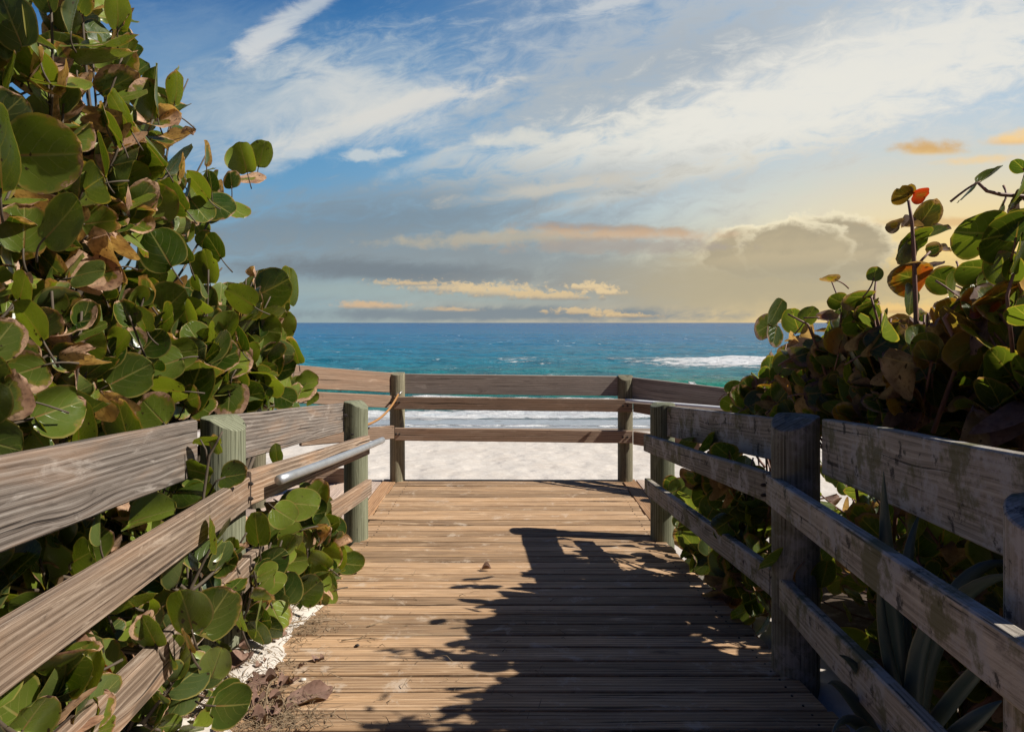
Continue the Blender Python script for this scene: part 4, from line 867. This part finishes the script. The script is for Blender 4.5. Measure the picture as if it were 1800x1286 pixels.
def agave(label, base, blades, seed):
    th = thing('agave_plant', label, 'plant', tuple(base)); rg = random.Random(seed)
    for pts, w in blades:
        P = [at(*q) for q in pts]; c = []
        for i in range(13):
            t = i/12
            if len(P) == 3: c.append(P[0]*(1-t)**2+P[1]*2*t*(1-t)+P[2]*t*t)
            else: c.append(P[0].lerp(P[1], t))
        mb = MB(); blade(mb, c, w, .010, rg); mb.build('blade', M['agave'], th, True)
    return th
bx_ = at(1600, 1240, 1.95)
agave('spiky blue green agave standing in the dark between the lower right rails', (bx_.x, bx_.y, ground_z(bx_.x, bx_.y)), [
    ([(1598, 1260, 1.95), (1555, 1050, 1.9), (1553, 828, 1.85)], .032), ([(1600, 1260, 1.95), (1570, 1010, 1.98), (1617, 900, 2.02)], .026), ([(1595, 1270, 1.9), (1540, 1120, 1.85), (1548, 1000, 1.85)], .02),
    ([(1605, 1280, 1.8), (1600, 1090, 1.75), (1680, 1040, 1.72)], .030), ([(1605, 1290, 1.9), (1640, 1000, 1.85), (1800, 1010, 1.65)], .036), ([(1610, 1290, 1.95), (1650, 960, 2.0), (1790, 990, 1.95)], .034), ([(1620, 1300, 1.75), (1690, 1200, 1.55), (1780, 1110, 1.5)], .028), ([(1650, 1320, 1.6), (1700, 1270, 1.5), (1760, 1230, 1.5)], .03)], 1)
bx_ = at(1490, 1300, 1.9)
agave('smaller drooping agave beside the deck edge at the lower right', (bx_.x, bx_.y, ground_z(bx_.x, bx_.y)), [
    ([(1560, 1330, 2.0), (1480, 1180, 1.9), (1455, 1200, 1.85), ][:3], .022), ([(1560, 1340, 1.95), (1490, 1215, 1.8), (1462, 1290, 1.75)], .024), ([(1570, 1340, 1.9), (1500, 1230, 1.75), (1500, 1330, 1.7)], .024), ([(1580, 1330, 2.0), (1520, 1160, 1.95), (1475, 1150, 1.9)], .02), ([(1580, 1330, 1.9), (1560, 1240, 1.75), (1545, 1330, 1.65)], .024)], 2)

# ------------------------------------------------------------------ litter on the deck
def on_ramp(px, py):
    d = (F*(EYE-.0917*5.15))/((py-HY)-.0917*F); return Vector(((px-CX)*d/F, d, ramp_z(d)))
def fallen(px, py, size, ang, label, seed, curl=.3, w=.8, br=1.3, lift=.012):
    p = on_ramp(px, py); p.z = max(p.z, drift_z(p.x, p.y) if -1.9 < p.x < -.6 and p.y < 4.3 else -9)+lift; rg = random.Random(seed); mb = MB(); a = rad(ang)
    L = size; d = Vector((math.cos(a), math.sin(a), rg.uniform(-.02, .06))); leaf(mb, p-d*L*.5, d, (rg.uniform(-.12, .12), -.1, 1), L, w, br, 0, curl, 'fine', rg, .06)
    tube(mb, [p-d*L*.68+Vector((0, 0, .004)), p-d*L*.48], .003, .002, 5); o = mb.build('fallen_leaf', M['dead'], None, True, p); tag(o, label, 'leaf'); return o
fallen(440, 1204, .135, 150, 'large flat greyish brown fallen leaf on the sand by the near left post', 1, .06, .8, 1.3, .006)
fallen(545, 1228, .165, 25, 'big curled brown fallen leaf lying on the deck boards', 2, .16, .62, 1.3, .006)
fallen(424, 1185, .11, 70, 'tan torn fallen leaf propped behind the greyish one', 3, .4, .7, 1.2)
fallen(476, 1134, .075, 20, 'small reddish brown fallen leaf at the top of the sand patch', 4, .4, .6)
fallen(500, 1205, .05, 60, 'tiny curled fallen leaf between the two big brown leaves', 5, .7, .5)
fallen(455, 1235, .06, 80, 'narrow orange brown fallen leaf under the big greyish one', 6, .6, .5)
fallen(330, 1262, .15, 100, 'wide dry brown fallen leaf in the lower left shade', 7, .25, .9)
fallen(280, 1240, .14, 30, 'dull brown fallen leaf half under the lowest left rail', 8, .3, .9)
fallen(592, 958, .10, 50, 'rolled brown fallen leaf at the foot of the far left ramp post', 9, .8, .6)
fallen(855, 1003, .06, 5, 'lone small leaf on the middle of the sunny deck', 10, .5, .6)
def twig(p0, p1, r, label, seed, fork=True):
    rg = random.Random(seed); a = on_ramp(*p0); b = on_ramp(*p1); mb = MB()
    for q in (a, b):
        if -1.9 < q.x < -.6 and q.y < 4.3: q.z = max(q.z, drift_z(q.x, q.y))
        q.z += r+.003
    m_ = a.lerp(b, .5)+Vector((rg.uniform(-.02, .02), rg.uniform(-.04, .04), .012)); pts = bez(a, m_, b, 9); tube(mb, pts, r, r*.6, 6)
    if fork: tube(mb, [pts[4], pts[4]+Vector((.03, .03, .008)), pts[4]+Vector((.05, .07, .004))], r*.7, r*.4, 5); tube(mb, [pts[6], pts[6]+Vector((.03, -.03, .006))], r*.7, r*.4, 5)
    o = mb.build('twig', M['twig'], None, True, a); tag(o, label, 'twig')
twig((480, 1115), (583, 1090), .0045, 'long straw coloured stalk lying across the sand edge', 1, False)
twig((645, 1103), (686, 1096), .0025, 'thin dark curved twig on the sunny boards', 2, False)
twig((600, 1128), (668, 1124), .003, 'forked pale twig in the middle of the left deck', 3)
twig((470, 1240), (478, 1195), .0045, 'short thick stick standing on the sand beside the greyish leaf', 4, False)
twig((395, 1200), (415, 1235), .006, 'pale stalk below the lowest left leaves', 5, False)
def pebble(px, py, r, label, mat, seed):
    p = on_ramp(px, py); mb = MB(); rg = random.Random(seed); rows, seg = 7, 12
    for i in range(rows+1):
        th = math.pi*i/rows
        for k in range(seg):
            a = 2*math.pi*k/seg; v = Vector((math.sin(th)*math.cos(a), math.sin(th)*math.sin(a)*.7, math.cos(th)*.5)); v *= 1+.15*mnoise.noise(v*1.5+Vector((seed, 0, 0))); mb.vert(v*r+Vector((p.x, p.y, p.z+r*.45)))
    for i in range(rows):
        for k in range(seg): mb.face((i*seg+k, (i+1)*seg+k, (i+1)*seg+(k+1) % seg, i*seg+(k+1) % seg), [(0, 0)]*4)
    tag(mb.build('pebble', mat, None, True, p), label, 'pebble')
pebble(533, 1196, .012, 'smooth pale shell pebble on the board near the sand', M['shell'], 1)
pebble(628, 1135, .010, 'dark little pebble beside the forked twig', M['steel'], 2)
# dry litter on the sand
mb = MB(); rg = random.Random(77)
def litter_bit(px, py):
    p = on_ramp(px, py); p.z = max(p.z, drift_z(p.x, p.y) if -1.9 < p.x < -.6 and .6 < p.y < 4.3 else p.z)+.003
    a = rg.random()*6.28; L = rg.uniform(.01, .06); d = Vector((math.cos(a), math.sin(a), rg.uniform(-.1, .5)))*L
    tube(mb, [p, p+d*.5+Vector((0, 0, rg.uniform(0, .012))), p+d], rg.uniform(.0008, .0022), .0007, 4, False)
for _ in range(480): litter_bit(rg.gauss(488, 44), rg.gauss(1262, 24))
for _ in range(300): litter_bit(rg.gauss(465, 45), rg.gauss(1180, 45))
for _ in range(130): litter_bit(rg.gauss(545, 30), rg.gauss(1090, 20))
for _ in range(110): litter_bit(rg.gauss(520, 30), rg.gauss(1105, 14))
for _ in range(240): litter_bit(rg.uniform(200, 470), rg.uniform(1150, 1290))
for _ in range(70): litter_bit(rg.uniform(540, 1000), rg.uniform(1000, 1280))
o = mb.build('leaf_litter', M['twig'], None, True); o['kind'] = 'stuff'
mb = MB()
for i in range(60):
    px, py = (rg.gauss(470, 55), rg.gauss(1190, 45)) if i < 34 else (rg.gauss(380, 70), rg.gauss(1250, 25))
    p = on_ramp(px, py); p.z = max(p.z, drift_z(p.x, p.y) if -1.9 < p.x < -.6 and .6 < p.y < 4.3 else p.z)+.006; a = rg.random()*6.28
    leaf(mb, p, (math.cos(a), math.sin(a), rg.uniform(-.05, .3)), (rg.uniform(-.4, .4), rg.uniform(-.4, .4), 1), rg.uniform(.015, .05), rg.uniform(.4, 1), 1.3, 0, rg.uniform(.2, .9), None, rg, .1)
o = mb.build('dry_leaf_scraps_litter', M['dead'], None, True); o['kind'] = 'stuff'
